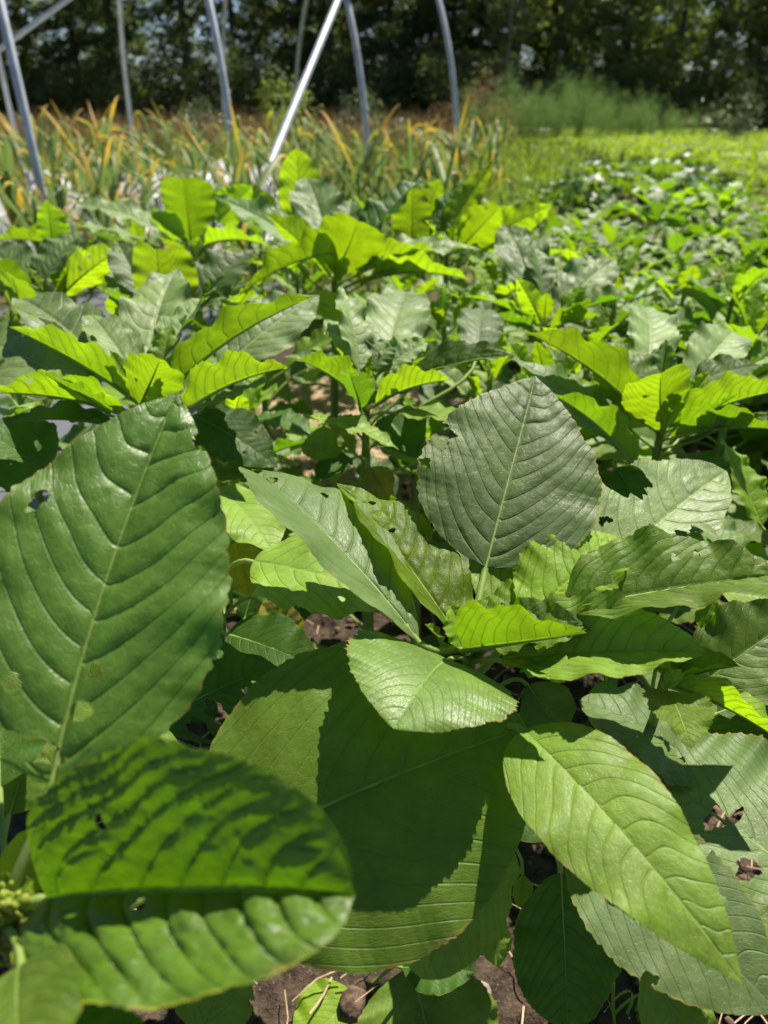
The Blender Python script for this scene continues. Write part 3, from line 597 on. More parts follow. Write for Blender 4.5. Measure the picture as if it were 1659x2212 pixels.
for (px, py, z, zz, az, lab) in ((560, 720, 1.18, .10, .4, 'amaranth plant half hidden between the star shaped plant and the tall back one'), (960, 690, 1.38, .12, 1.7, 'amaranth plant half hidden behind the crinkled one near the middle'),
                          (1620, 720, 1.18, .12, 2.9, 'amaranth plant at the right edge just behind the two standing grey leaves'), (1240, 560, 1.9, .12, 3.3, 'amaranth plant behind the bright hearted one, right of centre'),
                          (800, 470, 2.2, .14, .9, 'amaranth plant at the back of the bed, its crown just above the dark ribbed leaf'), (560, 470, 2.15, .14, 5.1, 'amaranth plant at the back of the bed beside the highest glowing leaf'), (300, 500, 2.15, .14, 4.2, 'amaranth plant at the back of the bed in front of the white sheet'),
                          (30, 800, 1.06, .12, 5.5, 'amaranth plant at the left edge behind the star shaped one'), (880, 640, 1.52, .1, .8, 'amaranth plant between the thick stemmed tall one and the bright hearted one'), (1070, 620, 1.66, .1, 3.9, 'amaranth plant whose crown shows just left of the upright grey ribbed leaf'),
                          (1330, 640, 1.52, .1, 1.5, 'amaranth plant directly right of the bright hearted one'), (1480, 620, 1.60, .1, 2.2, 'amaranth plant above the two standing grey leaves at the right'), (1270, 780, 1.12, .1, 5.0, 'amaranth plant just above the long glowing leaf on the right'),
                          (640, 580, 1.76, .1, 2.4, 'amaranth plant just left of the thick stemmed tall one'), (1590, 620, 1.42, .1, .2, 'amaranth plant at the right edge above the standing grey leaves'), (480, 640, 1.36, .1, 4.4, 'amaranth plant above the right hand leaves of the star shaped one'), (1060, 800, 1.14, .1, 2.9, 'amaranth plant between the crinkled one and the long glowing leaf'),
                          (905, 960, 1.02, .1, 2.1, 'low shaded amaranth plant between the crinkled plant and the tall upright grey leaf'),
                          (500, 900, 1.02, .1, .3, 'low shaded amaranth plant behind the star shaped one, beside the straw'), (1180, 840, 1.05, .1, 4.1, 'low amaranth plant just behind the tip of the tall grey leaf'),
                          (1700, 1100, .80, .10, 1.2, 'low amaranth plant at the right edge above the long drooping row')):
    w = Plant(lab, P(px, py, z), THI, stem_r=.008); w.rosette(10, (.07, .155), (58, 0), az, hero=1, mats=('young', 'young', 'pale', 'light', 'grey')); w.lower(6, .1, .32, (.1, .15))
# ---------------------------------------------------------------- the ground
def spread(lo, hi, fine_lo, fine_hi, step, n_out):
    mid = np.arange(fine_lo, fine_hi, step)
    g = np.geomspace(step, hi-fine_hi, n_out); gl = np.geomspace(step, fine_lo-lo, n_out)
    return np.concatenate([fine_lo-gl[::-1], mid, fine_hi+g-step*.5])
gx = spread(-120, 120, -.5, 1.2, .0085, 60); gy = spread(-40, 160, .1, 1.75, .0085, 70)
GX, GY = np.meshgrid(gx, gy, indexing='ij')
near = np.clip(1-np.maximum(0, np.hypot(GX-.3, GY-.8)-1.1)/2.5, 0, 1)
clod = np.maximum(vnoise(GX*26, GY*26)-.42, 0)*.030 + np.maximum(vnoise(GX*55+9, GY*55)-.45, 0)*.018 + vnoise(GX*115, GY*115)*.005
GZ = near*clod + (vnoise(GX*3, GY*3)-.5)*.02*near - .012
far = np.clip((np.hypot(GX, GY)-30)/80, 0, 1); GZ = GZ + far*0
ny_ = len(gy); i = np.arange(len(gx)-1)[:, None]*ny_; j = np.arange(ny_-1)[None]
GF = np.stack([i+j, i+ny_+j, i+ny_+j+1, i+j+1], -1).reshape(-1, 4)
m, nt_ = new_mat('soil_and_turf'); t = NT(nt_); tc = t.n('TexCoord'); ob = tc.outputs['Object']
n1 = t.noise(ob, 3., 6); n2 = t.noise(ob, 60., 6, .65); n3 = t.noise(ob, 240., 3)
soil = t.mix(t.ramp(n2, .3, .7), (.032, .022, .016), (.095, .068, .05))
soil = t.mix(t.ramp(n3, .62, .72, 0., .7), soil, (.18, .14, .11))
sx = t.n('SeparateXYZ'); t.l(ob, sx.inputs[0])
turf = t.mix(t.ramp(n1, .35, .65), (.10, .12, .03), (.18, .15, .06))
turf = t.mix(t.ramp(n2, .4, .7), turf, (.08, .14, .02))
yy = t.math('ADD', sx.outputs[1], t.math('MULTIPLY', t.math('SUBTRACT', n1, .5), 2.))
col = t.mix(t.ramp(yy, 2.6, 4.6), soil, turf)
p = bsdf(t, col, .95, .15); bu = t.n('Bump'); bu.inputs['Strength'].default_value = .9; bu.inputs['Distance'].default_value = .006
t.l(t.math('ADD', n2, t.math('MULTIPLY', n3, .4)), bu.inputs['Height']); t.l(bu.outputs[0], p.inputs['Normal'])
o_ = t.n('OutputMaterial'); t.l(p.outputs[0], o_.inputs[0])
tag(build('ground', np.stack([GX, GY, GZ], -1).reshape(-1, 3), GF, m), kind='structure')

def scatter_strips(n, fx, length, width, flat=.2, zoff=.012):
    """short flat stalks lying about"""
    V = []
    for k in range(n):
        x, y = fx(); a = rng.uniform(0, 6.28); l = rng.uniform(*length); w = rng.uniform(*width)
        d = np.array((math.cos(a), math.sin(a), rng.uniform(-flat, flat))); s_ = np.array((-d[1], d[0], 0))*w; c_ = np.array((x, y, zoff+rng.uniform(0, .012)+abs(d[2])*l*.5))
        bow = np.array((0, 0, rng.uniform(0, .1)*l)) + s_*rng.uniform(-8, 8)
        up_ = np.array((0, 0, w*.8))
        for q in (c_-d*l/2, c_+bow, c_+d*l/2): V += [q-s_, q+up_, q+s_]
    V = np.array(V); b = np.arange(n)[:, None]*9
    F = np.concatenate([b+np.array(f)[None] for f in ((0, 3, 4, 1), (1, 4, 5, 2), (3, 6, 7, 4), (4, 7, 8, 5))])
    return V, F
M['straw'] = simple_mat('dry_straw', (.42, .29, .16), (.62, .48, .30), 40., .7, .3, .2)
M['root'] = simple_mat('dead_stalks', (.30, .20, .12), (.48, .36, .24), 40., .8, .2, .2)
def near_spot():
    while True:
        x, y = rng.uniform(-.4, 1.1), rng.uniform(.25, 1.5)
        if rng.random() < (.25 + .9*(x > .28)*(y < .9)): return x, y
V, F = scatter_strips(1500, near_spot, (.015, .07), (.0004, .0011))
tag(build('dead_grass', V, F, M['root']), 'thin dry stalks and roots lying on the dark soil at the bottom right', 'dry stalks', kind='stuff')
V, F = scatter_strips(5200, lambda: (rng.normal(-.2, .17), rng.uniform(1.15, 2.3)), (.03, .12), (.001, .0026), .12)
tag(build('straw_mulch', V, F, M['straw']), 'loose pale straw spread on the soil between the stems', 'straw', kind='stuff')
# clods and stones
M['clod'] = simple_mat('soil_clods', (.05, .033, .024), (.15, .105, .08), 90., .95, .1, .8, .004)
M['stone'] = simple_mat('pale_stones', (.24, .19, .15), (.40, .32, .26), 60., .8, .3, .4)
def lump(c_, r_, seed):
    rr = np.random.default_rng(seed); u, v = 8, 6; V = []; ph = rr.uniform(0, 6, 4)
    for a in range(v+1):
        th = math.pi*a/v
        for b_ in range(u):
            p_ = 2*math.pi*b_/u; k_ = 1+.22*math.sin(2*p_+ph[0])*math.sin(th)+.18*math.sin(3*th+ph[1]+p_)
            V.append((r_*k_*math.sin(th)*math.cos(p_)*1.15, r_*k_*math.sin(th)*math.sin(p_), r_*.75*k_*math.cos(th)))
    F = [(a*u+b_, (a+1)*u+b_, (a+1)*u+(b_+1) % u, a*u+(b_+1) % u) for a in range(v) for b_ in range(u)]
    return np.array(V)+np.array(c_), np.array(F)
V, F = join([lump((*near_spot(), rng.uniform(-.002, .006)), abs(rng.normal(0, .0045))+.002, k) for k in range(1600)])
tag(build('soil_crumbs', V, F, M['clod']), 'crumbs and clods of dark brown soil', 'soil crumbs', kind='stuff')
for k, (px, py, r_, lab) in enumerate(((1040, 2150, .010, 'pale stone on the soil left of the hanging oval leaf'), (1068, 2120, .006, 'small pale pebble just above the pale stone'), (1120, 2185, .006, 'small brown pebble right of the pale stone'))):
    g_ = ground_at(px, py); V, F = lump((0, 0, 0), r_, 50+k); tag(build('stone', V, F, M['stone'], loc=(g_[0], g_[1], r_*.45)), lab, 'stone')

# grass blades sprouting at the bottom right
M['blade'] = simple_mat('grass_blade', (.10, .22, .03), (.16, .30, .05), 30., .45, .4, .1, trans=(.3, .55, .03), tfac=.4)
def blades(n, L, spread_, w, lean=.5, seed=0):
    rr = np.random.default_rng(seed); out = []
    for k in range(n):
        a = rr.uniform(0, 6.28); l = rr.uniform(*L); h = np.array((math.cos(a), math.sin(a), 0)); s_ = np.array((-h[1], h[0], 0))
        le = rr.uniform(.1, lean); q = bez([np.array((rr.normal(0, spread_), rr.normal(0, spread_), -.01)) + x_ for x_ in (np.zeros(3), np.array((0, 0, l*.45)), h*le*l*.5+np.array((0, 0, l*.8)), h*le*l+np.array((0, 0, l*(.95-.35*le))))], np.linspace(0, 1, 9))
        ww = w*np.array((.7, .9, 1, 1, .95, .85, .65, .4, .05))
        V = np.stack([q-s_*ww[:, None], q+np.array((0, 0, -1))*ww[:, None]*.3, q+s_*ww[:, None]], 1).reshape(-1, 3)
        b_ = np.arange(8)[:, None]*3
        out.append((V, np.concatenate([b_+np.array(f)[None] for f in ((0, 1, 4, 3), (1, 2, 5, 4))])))
    return out
for (px, py, lab, nb) in ((1370, 2200, 'thin grass shoot below the long drooping bright leaf', 4), (1310, 2212, 'thin grass shoot just right of the hanging oval leaf', 3), (1460, 2190, 'low grass shoot bending sideways at the bottom right', 4)):
    g_ = ground_at(px, py); tf = thing('grass_tuft', lab, 'grass', (g_[0], g_[1], 0), 0, 'grass shoots on the bare soil')
    for (V, F) in blades(nb, (.07, .15), .006, .0016, .7, px): build('blade', V, F, M['blade'], tf)

# ---------------------------------------------------------------- white plastic sheets
M['film'] = simple_mat('grey_film', (.11, .115, .14), (.17, .175, .20), 3., .4, .5, .25, .01)
M['sheet'] = simple_mat('white_plastic', (.62, .62, .64), (.80, .80, .82), 3., .4, .5, .25, .01, trans=(.6, .6, .62), tfac=.2)
def sheet(x0, x1, y0, y1, amp, lab, seed, name='plastic_sheet', n=(60, 40), z=.02, grp=None, mat='sheet'):
    u = np.linspace(0, 1, n[0]); v = np.linspace(0, 1, n[1]); U, W = np.meshgrid(u, v, indexing='ij')
    X = x0+(x1-x0)*U + .06*(vnoise(W*9+seed, U*0+seed)-.5); Y = y0+(y1-y0)*W + .06*(vnoise(U*9+seed, W*0+2*seed)-.5)
    Z = z + amp*(vnoise(X*5+seed, Y*5)+.5*vnoise(X*14, Y*14+seed))*np.minimum(1, np.minimum(np.minimum(U, 1-U), np.minimum(W, 1-W))*12)
    i = np.arange(n[0]-1)[:, None]*n[1]; j = np.arange(n[1]-1)[None]
    F = np.stack([i+j, i+n[1]+j, i+n[1]+j+1, i+j+1], -1).reshape(-1, 4)
    return tag(build(name, np.stack([X, Y, Z], -1).reshape(-1, 3), F, M[mat]), lab, 'plastic sheet', grp)
sheet(-4.6, -.5, 4.1, 7.4, .22, 'crumpled white plastic sheet under the yellowing garlic on the left', 11, n=(110, 80))
sheet(-1.6, -.5, .55, 3.6, .02, 'grey plastic mulch film beside the amaranth bed at the left edge', 23, mat='film')
for (px, py, w, lab) in ((1110, 292, .9, 'white sheet lying in the yellow green patch behind the garlic'), (1640, 352, 1.6, 'white sheet on the path at the right edge')):
    g_ = ground_at(px, py); sheet(g_[0]-w*.3, g_[0]+w, g_[1]-.35, g_[1]+.35, .11, lab, px)

# ---------------------------------------------------------------- amaranth rows on the right
def proto(nl, h, Ls, mats, seed, lab, grp):
    pl = Plant(lab, np.array((0, 0, h)), grp, foot=(0, 0, 0), stem_r=.007)
    pl.rosette(nl, Ls, (42, -12), seed, mats=mats, pet=False, z0=.14, fold=(10, 36)); 
    for i in range(7):
        zz = h*(.25+.08*i); a_ = seed+i*2.4; l = rng.uniform(.11, .15); q_ = pl.stem_at(zz); hh = np.array((math.cos(a_), math.sin(a_), 0))
        b_ = q_+hh*.07+np.array((0, 0, .03)); V, F, lf, lg, mid, N0 = leaf_geo(b_, b_+hh*l+np.array((0, 0, rng.uniform(-.04, .03))), l*.6, arch=.08, fl=10, fr=10, nt=26, ns=7, seed=seed*31+i, rnd=float(rng.random()))
        o = build('leaf', V, F, M[mats[-1]], pl.o, {'lf': lf, 'lg': lg}); V, F = petiole_geo(q_, b_, mid, N0, .002, 5); build('petiole', V, F, M['petiole'], o)
    return pl.o
RG = 'low amaranth plants in the rows on the right'
protos = [proto(13, .29+.02*k, (.09, .23), ('young', 'pale', 'grey', 'pale', 'grey') if k % 2 else ('light', 'pale', 'young', 'grey', 'mature'), k+1, 'x', RG) for k in range(5)]
bands = (('low amaranth plant in the nearest part of the right hand rows', 1.6), ('low grey green amaranth plant halfway along the right hand rows', 2.5), ('small amaranth plant far along the right hand rows, near the bushier green plants', 99))
spots = []; tries = 0
while len(spots) < 140 and tries < 9000:
    tries += 1; y = .95+2.75*rng.random()**1.1; x = rng.uniform(.22+.06*y, .62*y+.55)
    if y < 2.0 and x < .30+.16*y: continue
    if y < 1.25 and x < .75: continue
    if all((x-a_)**2+(y-b_)**2 > (.185+.012*y)**2 for a_, b_ in spots): spots.append((x, y))
for k, (x, y) in enumerate(spots):
    lab = next(l_ for l_, d_ in bands if y < d_); pr = protos[k % 5]
    if k < 5: o = pr; o.location = (x, y, 0); o.rotation_euler.z = rng.uniform(0, 6.28); o['label'] = lab; o['group'] = RG
    else: dup(pr, (x, y, 0), rng.uniform(0, 6.28), rng.uniform(.85, 1.12), lab, RG)

# ---------------------------------------------------------------- bushy bean plants beyond the rows, and one red leaved plant
def quads_cloud(cen, size, up_bias=.4, aspect=.6, seed=0, bend=True):
    """leaf sized faces: each a bent kite of four corners and a raised centre rib"""
    rr = np.random.default_rng(seed); n = len(cen); size = np.broadcast_to(size, n)
    d = rr.normal(size=(n, 3)); d[:, 2] *= .6; d /= np.linalg.norm(d, axis=1, keepdims=True)
    u = rr.normal(size=(n, 3)); u[:, 2] = np.abs(u[:, 2])+up_bias; u -= d*(u*d).sum(1, keepdims=True); u /= np.linalg.norm(u, axis=1, keepdims=True)
    s_ = np.cross(d, u); L = size[:, None]; W = L*aspect*.5
    V = np.stack([cen-d*L*.5, cen+s_*W+u*L*.12-d*L*.08, cen+d*L*.5-u*L*.1, cen-s_*W+u*L*.12-d*L*.08, cen], 1).reshape(-1, 3)
    b_ = np.arange(n)[:, None]*5
    F = np.concatenate([b_+np.array(f)[None] for f in ((0, 1, 4), (1, 2, 4), (2, 3, 4), (3, 0, 4))])
    return V, F
def fol(name, c1, c2, tr, rough=.5, spec=.5, tf=.4): return simple_mat(name, c1, c2, 6., rough, spec, 0., .001, trans=tr, tfac=tf)
M['bean'] = fol('bean_leaf', (.06, .13, .03), (.11, .19, .05), (.28, .48, .012), .42, .55, .32)
M['red'] = fol('red_leaf', (.05, .008, .012), (.09, .014, .016), (.12, .008, .01))
def bushy(nm, lab, cat, n, rad, h, sz, mat, seed, grp=None):
    rr = np.random.default_rng(seed); t_ = thing(nm, lab, cat, (0, 0, 0), 0, grp)
    a_ = rr.uniform(0, 6.28, n); q_ = rr.random(n)**.5; z_ = h*(.15+.85*rr.random(n)**.7)*(1-.35*q_**2)
    V, F = quads_cloud(np.stack([np.cos(a_)*q_*rad, np.sin(a_)*q_*rad, z_], 1), rr.uniform(sz*.7, sz*1.2, n), .8, .75, seed)
    build('foliage', V, F, mat, t_, smooth=False)
    st = [tube(bez([np.array((0, 0, -.02)), np.array((0, 0, h*.4)), np.array((math.cos(b_)*rad*.3, math.sin(b_)*rad*.3, h*.6)), np.array((math.cos(b_)*rad*.6, math.sin(b_)*rad*.6, h*.85))], np.linspace(0, 1, 6)), np.linspace(.006, .002, 6), 5) for b_ in np.arange(5)*1.257]
    V, F = join(st); build('stems', V, F, M['stem'], t_); return t_
BG = 'bushy bean plants beyond the amaranth rows'
bp = [bushy('bean_plant', 'bushy plant with small shiny round leaves beyond the amaranth rows', 'bean plant', 150, .30, .30+.03*k, .11, M['bean'], 60+k, BG) for k in range(3)]
bs = [(ground_at(px, py)[0]+rng.uniform(-.1, .1), ground_at(px, py)[1]+rng.uniform(-.15, .15)) for px, py in ((1270, 478), (1330, 470), (1390, 465), (1450, 460), (1500, 462), (1300, 440), (1370, 436), (1430, 430), (1490, 436), (1360, 415), (1420, 408), (1470, 412), (1110, 455), (1170, 460), (1220, 455), (1140, 430), (1200, 432), (1060, 440), (1530, 440))]
for k, (x, y) in enumerate(bs):
    if k < 3: o = bp[k]; o.location = (x, y, 0)
    else: dup(bp[k % 3], (x, y, 0), rng.uniform(0, 6.28), rng.uniform(.8, 1.0)*(1 if k < 12 else .62))
g_ = ground_at(1335, 500); rp = bushy('red_leaved_plant', 'dark red leaved plant among the small shiny green ones on the right', 'red plant', 30, .10, .26, .09, M['red'], 90); rp.location = (g_[0], g_[1], 0)

# ---------------------------------------------------------------- garlic going yellow
def garlic_mat(name, g1, mid_, tipc, cut):
    m, nt = new_mat(name); t = NT(nt)
    a_ = t.n('Attribute', attribute_name='lf'); sp = t.n('SeparateXYZ'); t.l(a_.outputs['Vector'], sp.inputs[0])
    tc = t.n('TexCoord'); n_ = t.noise(tc.outputs['Object'], 14., 3)
    v = t.math('ADD', sp.outputs[2], t.math('MULTIPLY', t.math('SUBTRACT', n_, .5), .5)); v = t.math('ADD', v, t.math('MULTIPLY', t.math('SUBTRACT', sp.outputs[0], .5), .5))
    col = t.mix(t.ramp(v, cut-.12, cut+.06), g1, mid_); col = t.mix(t.ramp(v, cut+.12, cut+.4), col, tipc)
    p = bsdf(t, col, .5, .4); tl = t.n('BsdfTranslucent'); t.l(t.mix(1., col, (1., 1., .8), 'MULTIPLY'), tl.inputs[0])
    mx = t.n('MixShader'); mx.inputs[0].default_value = .45; t.l(p.outputs[0], mx.inputs[1]); t.l(tl.outputs[0], mx.inputs[2])
    o = t.n('OutputMaterial'); t.l(mx.outputs[0], o.inputs[0]); return m
M['garlic'] = garlic_mat('garlic_leaf', (.16, .25, .075), (.50, .42, .05), (.56, .34, .07), .74)
M['garlic_dry'] = garlic_mat('garlic_leaf_dry', (.20, .26, .06), (.58, .40, .05), (.56, .38, .18), .45)
def garlic(seed, lab, grp):
    rr = np.random.default_rng(seed); t_ = thing('garlic_plant', lab, 'garlic', (0, 0, 0), 0, grp)
    hs = rr.uniform(.30, .42); V, F = tube([(0, 0, -.02), (.004, 0, hs*.5), (0, .006, hs)], np.array((.009, .008, .006)), 7)
    build('stalk', V, F, M['garlic'], t_, {'lf': np.zeros((len(V), 3)) + np.array((.3, 0, .2))})
    a0 = rr.uniform(0, 3)
    for k in range(8):
        a_ = a0 + (k % 2)*np.pi + rr.uniform(-.5, .5); z0 = hs*(.35+.65*k/7); l = rr.uniform(.32, .52); h_ = np.array((math.cos(a_), math.sin(a_), 0)); s_ = np.array((-h_[1], h_[0], 0))
        e = R(rr.uniform(35, 84)); dr = rr.uniform(0, 1.15)**1.1
        u0 = h_*math.cos(e)+np.array((0, 0, math.sin(e)))
        q = [np.array((0, 0, z0)), np.array((0, 0, z0))+u0*l*.4, np.array((0, 0, z0))+u0*l*.8+h_*l*.1*dr, np.array((0, 0, z0))+u0*l*(.95-.3*dr)+h_*l*.25*dr-np.array((0, 0, dr*l*.45))]
        tt = np.linspace(0, 1, 16); pts = bez(q, tt); w = (.0112*(1-tt**1.6)+.0008)*rr.uniform(.8, 1.2)
        tw = R(rr.uniform(-120, 120))*tt**2; N_ = np.cross(s_[None], np.gradient(pts, axis=0)); N_ /= np.linalg.norm(N_, axis=1, keepdims=True)
        S = s_[None]*np.cos(tw)[:, None]+N_*np.sin(tw)[:, None]; K = -s_[None]*np.sin(tw)[:, None]+N_*np.cos(tw)[:, None]
        V = np.stack([pts-S*w[:, None]+K*w[:, None]*.5, pts, pts+S*w[:, None]+K*w[:, None]*.5], 1).reshape(-1, 3); b_ = np.arange(15)[:, None]*3
        F = np.concatenate([b_+np.array(f)[None] for f in ((0, 1, 4, 3), (1, 2, 5, 4))]); rv = rr.random()
        lf = np.stack([np.full(48, rv), np.zeros(48), np.repeat(tt, 3)], 1)
        build('leaf', V, F, M['garlic_dry' if k < 2 or rr.random() < .12 else 'garlic'], t_, {'lf': lf})
    return t_
GG = 'garlic plants yellowing behind the amaranth'
gl = (('yellowing garlic plant with dry bent tips in the front row on the left', -1, 4.6), ('yellowing garlic plant with orange tips behind the amaranth, in the middle', 0, 99))
gp = [garlic(200+k, 'yellowing garlic plant with dry bent tips in the front row on the left', GG) for k in range(7)]
gs = []
for rowk, y0 in enumerate((2.95, 3.2, 3.5, 3.8, 4.6, 5.1, 5.6, 6.2, 6.8, 7.4)):
    for x in np.arange(-.60*y0-.3, .07*y0+.05+.23*max(0, y0-4), .17+.012*rowk):
        if rowk < 3 and x > -.45: continue
        if rng.random() < (.88 if y0 < 4.3 else .72): gs.append((x+rng.uniform(-.05, .05), y0+rng.uniform(-.08, .08)))
for k, (x, y) in enumerate(gs):
    lab = 'yellowing garlic plant with dry bent tips in the front rows on the left' if y < 4.3 and x < -.4 else ('yellowing garlic plant in the back rows before the grey hoops, left' if x < -.4 else 'yellowing garlic plant with orange tips in the middle, behind the amaranth crowns')
    if k < 7: o = gp[k]; o.location = (x, y, 0); o.rotation_euler.z = rng.uniform(0, 6.28); o['label'] = lab
    else: dup(gp[k % 7], (x, y, 0), rng.uniform(0, 6.28), rng.uniform(.92, 1.25), lab, GG)

# weeds under the garlic, dry red brown weeds behind it, clover, feathery asparagus
def grass_sheet(n, fx, L, w, seed):
    rr = np.random.default_rng(seed); xy = np.array([fx(rr) for _ in range(n)]); a_ = rr.uniform(0, 6.28, n); l = rr.uniform(*L, n); le = rr.uniform(.05, .7, n)
    h_ = np.stack([np.cos(a_), np.sin(a_), 0*a_], 1); s_ = np.stack([-h_[:, 1], h_[:, 0], 0*a_], 1)*w; b0 = np.concatenate([xy, np.full((n, 1), -.02)], 1); z_ = np.array((0, 0, 1.))
    m_ = b0+h_*(le*l*.3)[:, None]+z_*(l*.6)[:, None]; t_ = b0+h_*(le*l)[:, None]+z_*(l*(1-.4*le))[:, None]
    V = np.stack([b0-s_, b0+s_, m_+s_*.8, m_-s_*.8, t_], 1).reshape(-1, 3); b_ = np.arange(n)[:, None]*5
    return V, [b_+np.array((0, 1, 2, 3))[None], b_+np.array((3, 2, 4))[None]]
M['weed'] = fol('weed_grass', (.10, .17, .03), (.19, .23, .05), (.28, .42, .03), .6, .3)
M['meadow'] = fol('meadow_grass', (.06, .085, .022), (.11, .12, .035), (.12, .17, .02), .7, .2)
M['sorrel'] = fol('dry_weed', (.20, .13, .075), (.27, .20, .11), (.26, .17, .07), .8, .2)
M['clover'] = fol('clover_leaf', (.15, .26, .02), (.25, .36, .03), (.46, .66, .01), .5, .35)
M['fern'] = fol('asparagus_frond', (.15, .25, .085), (.21, .32, .11), (.25, .40, .09), .7, .2, .35)
def area(x0, x1, y0, y1, sl=0.): return lambda rr: (lambda y: (rr.uniform(x0, x1+sl*(y-y0)), y))(rr.uniform(y0, y1))
V, F = grass_sheet(15000, lambda rr: next(q for q in iter(lambda: (rr.uniform(-6, 2.2), rr.uniform(3.4, 10)), None) if (q[0] < .35*q[1]-.9) and (q[0] > -.45 or not 4.0 < q[1] < 7.4 or rr.random() < .12)), (.08, .40), .005, 1); tag(build('weed_grass', V, F, M['weed']), 'green and tan weedy grass growing between the garlic plants', 'weeds', kind='stuff')
V, F = grass_sheet(4200, area(-11, 1.2, 12, 17), (.3, .8), .008, 2); tag(build('dry_weeds', V, F, M['sorrel']), 'hazy reddish brown dry weeds behind the garlic', 'dry weeds', kind='stuff')
V, F = grass_sheet(14000, area(-11, 3, 8.5, 18), (.12, .42), .008, 5); tag(build('meadow_grass', V, F, M['meadow']), 'green meadow grass below the forest edge', 'grass', kind='stuff')
rr_ = np.random.default_rng(9); n_ = 62000; y_ = 7.6+12*rr_.random(n_)**1.2; x_ = 1.1+.02*y_+rr_.random(n_)*(.62*y_+1.5)
keep = ~((x_ > 3.4+.05*y_) & (y_ < 9.2) & (rr_.random(n_) < .93)); x_, y_ = x_[keep], y_[keep]
V, F = quads_cloud(np.stack([x_, y_, .02+.14*rr_.random(len(x_))*(.5+.8*vnoise(x_*1.3, y_*1.3))], 1), .052, 1.0, .8, 10)
tag(build('clover', V, F, M['clover'], smooth=False), 'bright yellow green clover carpet in front of the forest on the right', 'clover', kind='stuff')
V, F = grass_sheet(6000, area(1.5, 6.0, 4.5, 9.5, .3), (.03, .10), .004, 6); tag(build('path_grass', V, F, M['weed']), 'short brownish grass on the path at the right', 'grass', kind='stuff')
def asparagus(seed):
    rr = np.random.default_rng(seed); t_ = thing('asparagus_plant', 'soft feathery green asparagus bush in the hedge before the forest', 'asparagus', (0, 0, 0), 0, 'feathery asparagus plants in a row before the forest')
    st = []; pts = []
    for k in range(8):
        a_ = rr.uniform(0, 6.28); h_ = rr.uniform(.6, 1.5); e = rr.uniform(.1, .6); tip_ = np.array((math.cos(a_)*e, math.sin(a_)*e, h_)); st.append(tube([(0, 0, -.02), tip_*np.array((.3, .3, .5)), tip_], np.array((.006, .005, .002)), 5))
        for q_ in range(330):
            f_ = rr.random()**.6; c_ = tip_*np.array((f_**1.4, f_**1.4, f_)); pts.append(c_ + rr.normal(0, 1, 3)*np.array((.17, .17, .09))*(1.15-f_*.8))
    pts = np.array(pts); n = len(pts); d = rr.normal(size=(n, 3)); d[:, 2] += .4; d /= np.linalg.norm(d, axis=1, keepdims=True); d *= rr.uniform(.03, .075, n)[:, None]; s_ = np.cross(d, rr.normal(size=(n, 3))); s_ /= np.linalg.norm(s_, axis=1, keepdims=True)
    V = np.stack([pts-s_*.0022, pts+s_*.0022, pts+d+s_*.001, pts+d-s_*.001], 1).reshape(-1, 3); F = np.arange(4*n).reshape(-1, 4)
    build('fronds', V, F, M['fern'], t_, smooth=False); V, F = join(st); build('stems', V, F, M['stem'], t_); return t_
ap = [asparagus(300+k) for k in range(4)]; k = 0
for px in np.arange(1010, 1500, 22):
    for dy in (0, 1.1):
        y = 15.2+dy+rng.uniform(-.3, .3)+(px-1000)*.004; x = (px-CX)/FPX*y*.885*1.0 + rng.uniform(-.2, .2); sc_ = .84*(1.0 if px > 1080 else .8)*(1-.45*max(0, (px-1250)/250))*rng.uniform(.72, 1.12)
        if k < 4: ap[k].location = (x, y, 0); ap[k].scale = (sc_,)*3
        else: dup(ap[k % 4], (x, y, 0), rng.uniform(0, 6.28), sc_)
        k += 1

# ---------------------------------------------------------------- bare hoops of a plastic tunnel
M['pipe'] = simple_mat('galvanised_pipe', (.34, .37, .41), (.46, .49, .53), 12., .5, .5, .1, metal=.2)
u_ = np.array((-.42, .9, 0)); u_ /= np.linalg.norm(u_); RH = 1.95
hl = ('nearest grey hoop of the bare tunnel frame, at the far left', 'grey hoop of the bare tunnel frame rising left of the leaning pole', 'grey hoop of the bare tunnel frame just right of the leaning pole', 'farthest grey hoop of the bare tunnel frame, bent over its right end')
for k, (x, y) in enumerate(((-1.53, 3.55), (-.83, 4.55), (-.10, 5.5), (.58, 6.35))):
    th = np.linspace(0, np.pi, 40); q = np.array([(RH-RH*math.cos(a_))*u_ + np.array((0, 0, .05+RH*1.12*math.sin(a_)**.9)) for a_ in th]); q = np.concatenate([[(0, 0, -.1)], q, [u_*2*RH+np.array((0, 0, -.1))]])
    t_ = thing('tunnel_hoop', hl[k], 'hoop', (x, y, 0), 0, 'grey pipe hoops of the bare tunnel frame'); V, F = tube(q, .020, 10); build('pipe', V, F, M['pipe'], t_)
    cl = [tube([np.array((0, 0, .22+dz)) for dz in (0, .05)], 0.0255, 10)]; V, F = join(cl); build('ground_socket', V, F, M['pipe'], t_)
def pole(nm, p0, p1, r_, lab):
    p0, p1 = np.array(p0), np.array(p1); V, F = tube(np.linspace(0, 1, 8)[:, None]*(p1-p0)[None], r_, 10); return tag(build(nm, V, F, M['pipe'], loc=p0), lab, 'pole')
p0, p1 = P(592, 335, 3.7), P(730, 0, 4.25); dd = p1-p0
pole('brace_pole', p0-dd*(p0[2]/dd[2]+.02), p0+dd*1.9, .021, 'straight grey pole leaning to the right across the hoops')
pole('brace_pole', P(-60, 150, 5.2), P(240, -70, 5.0), .016, 'thin grey brace crossing the upper left corner')

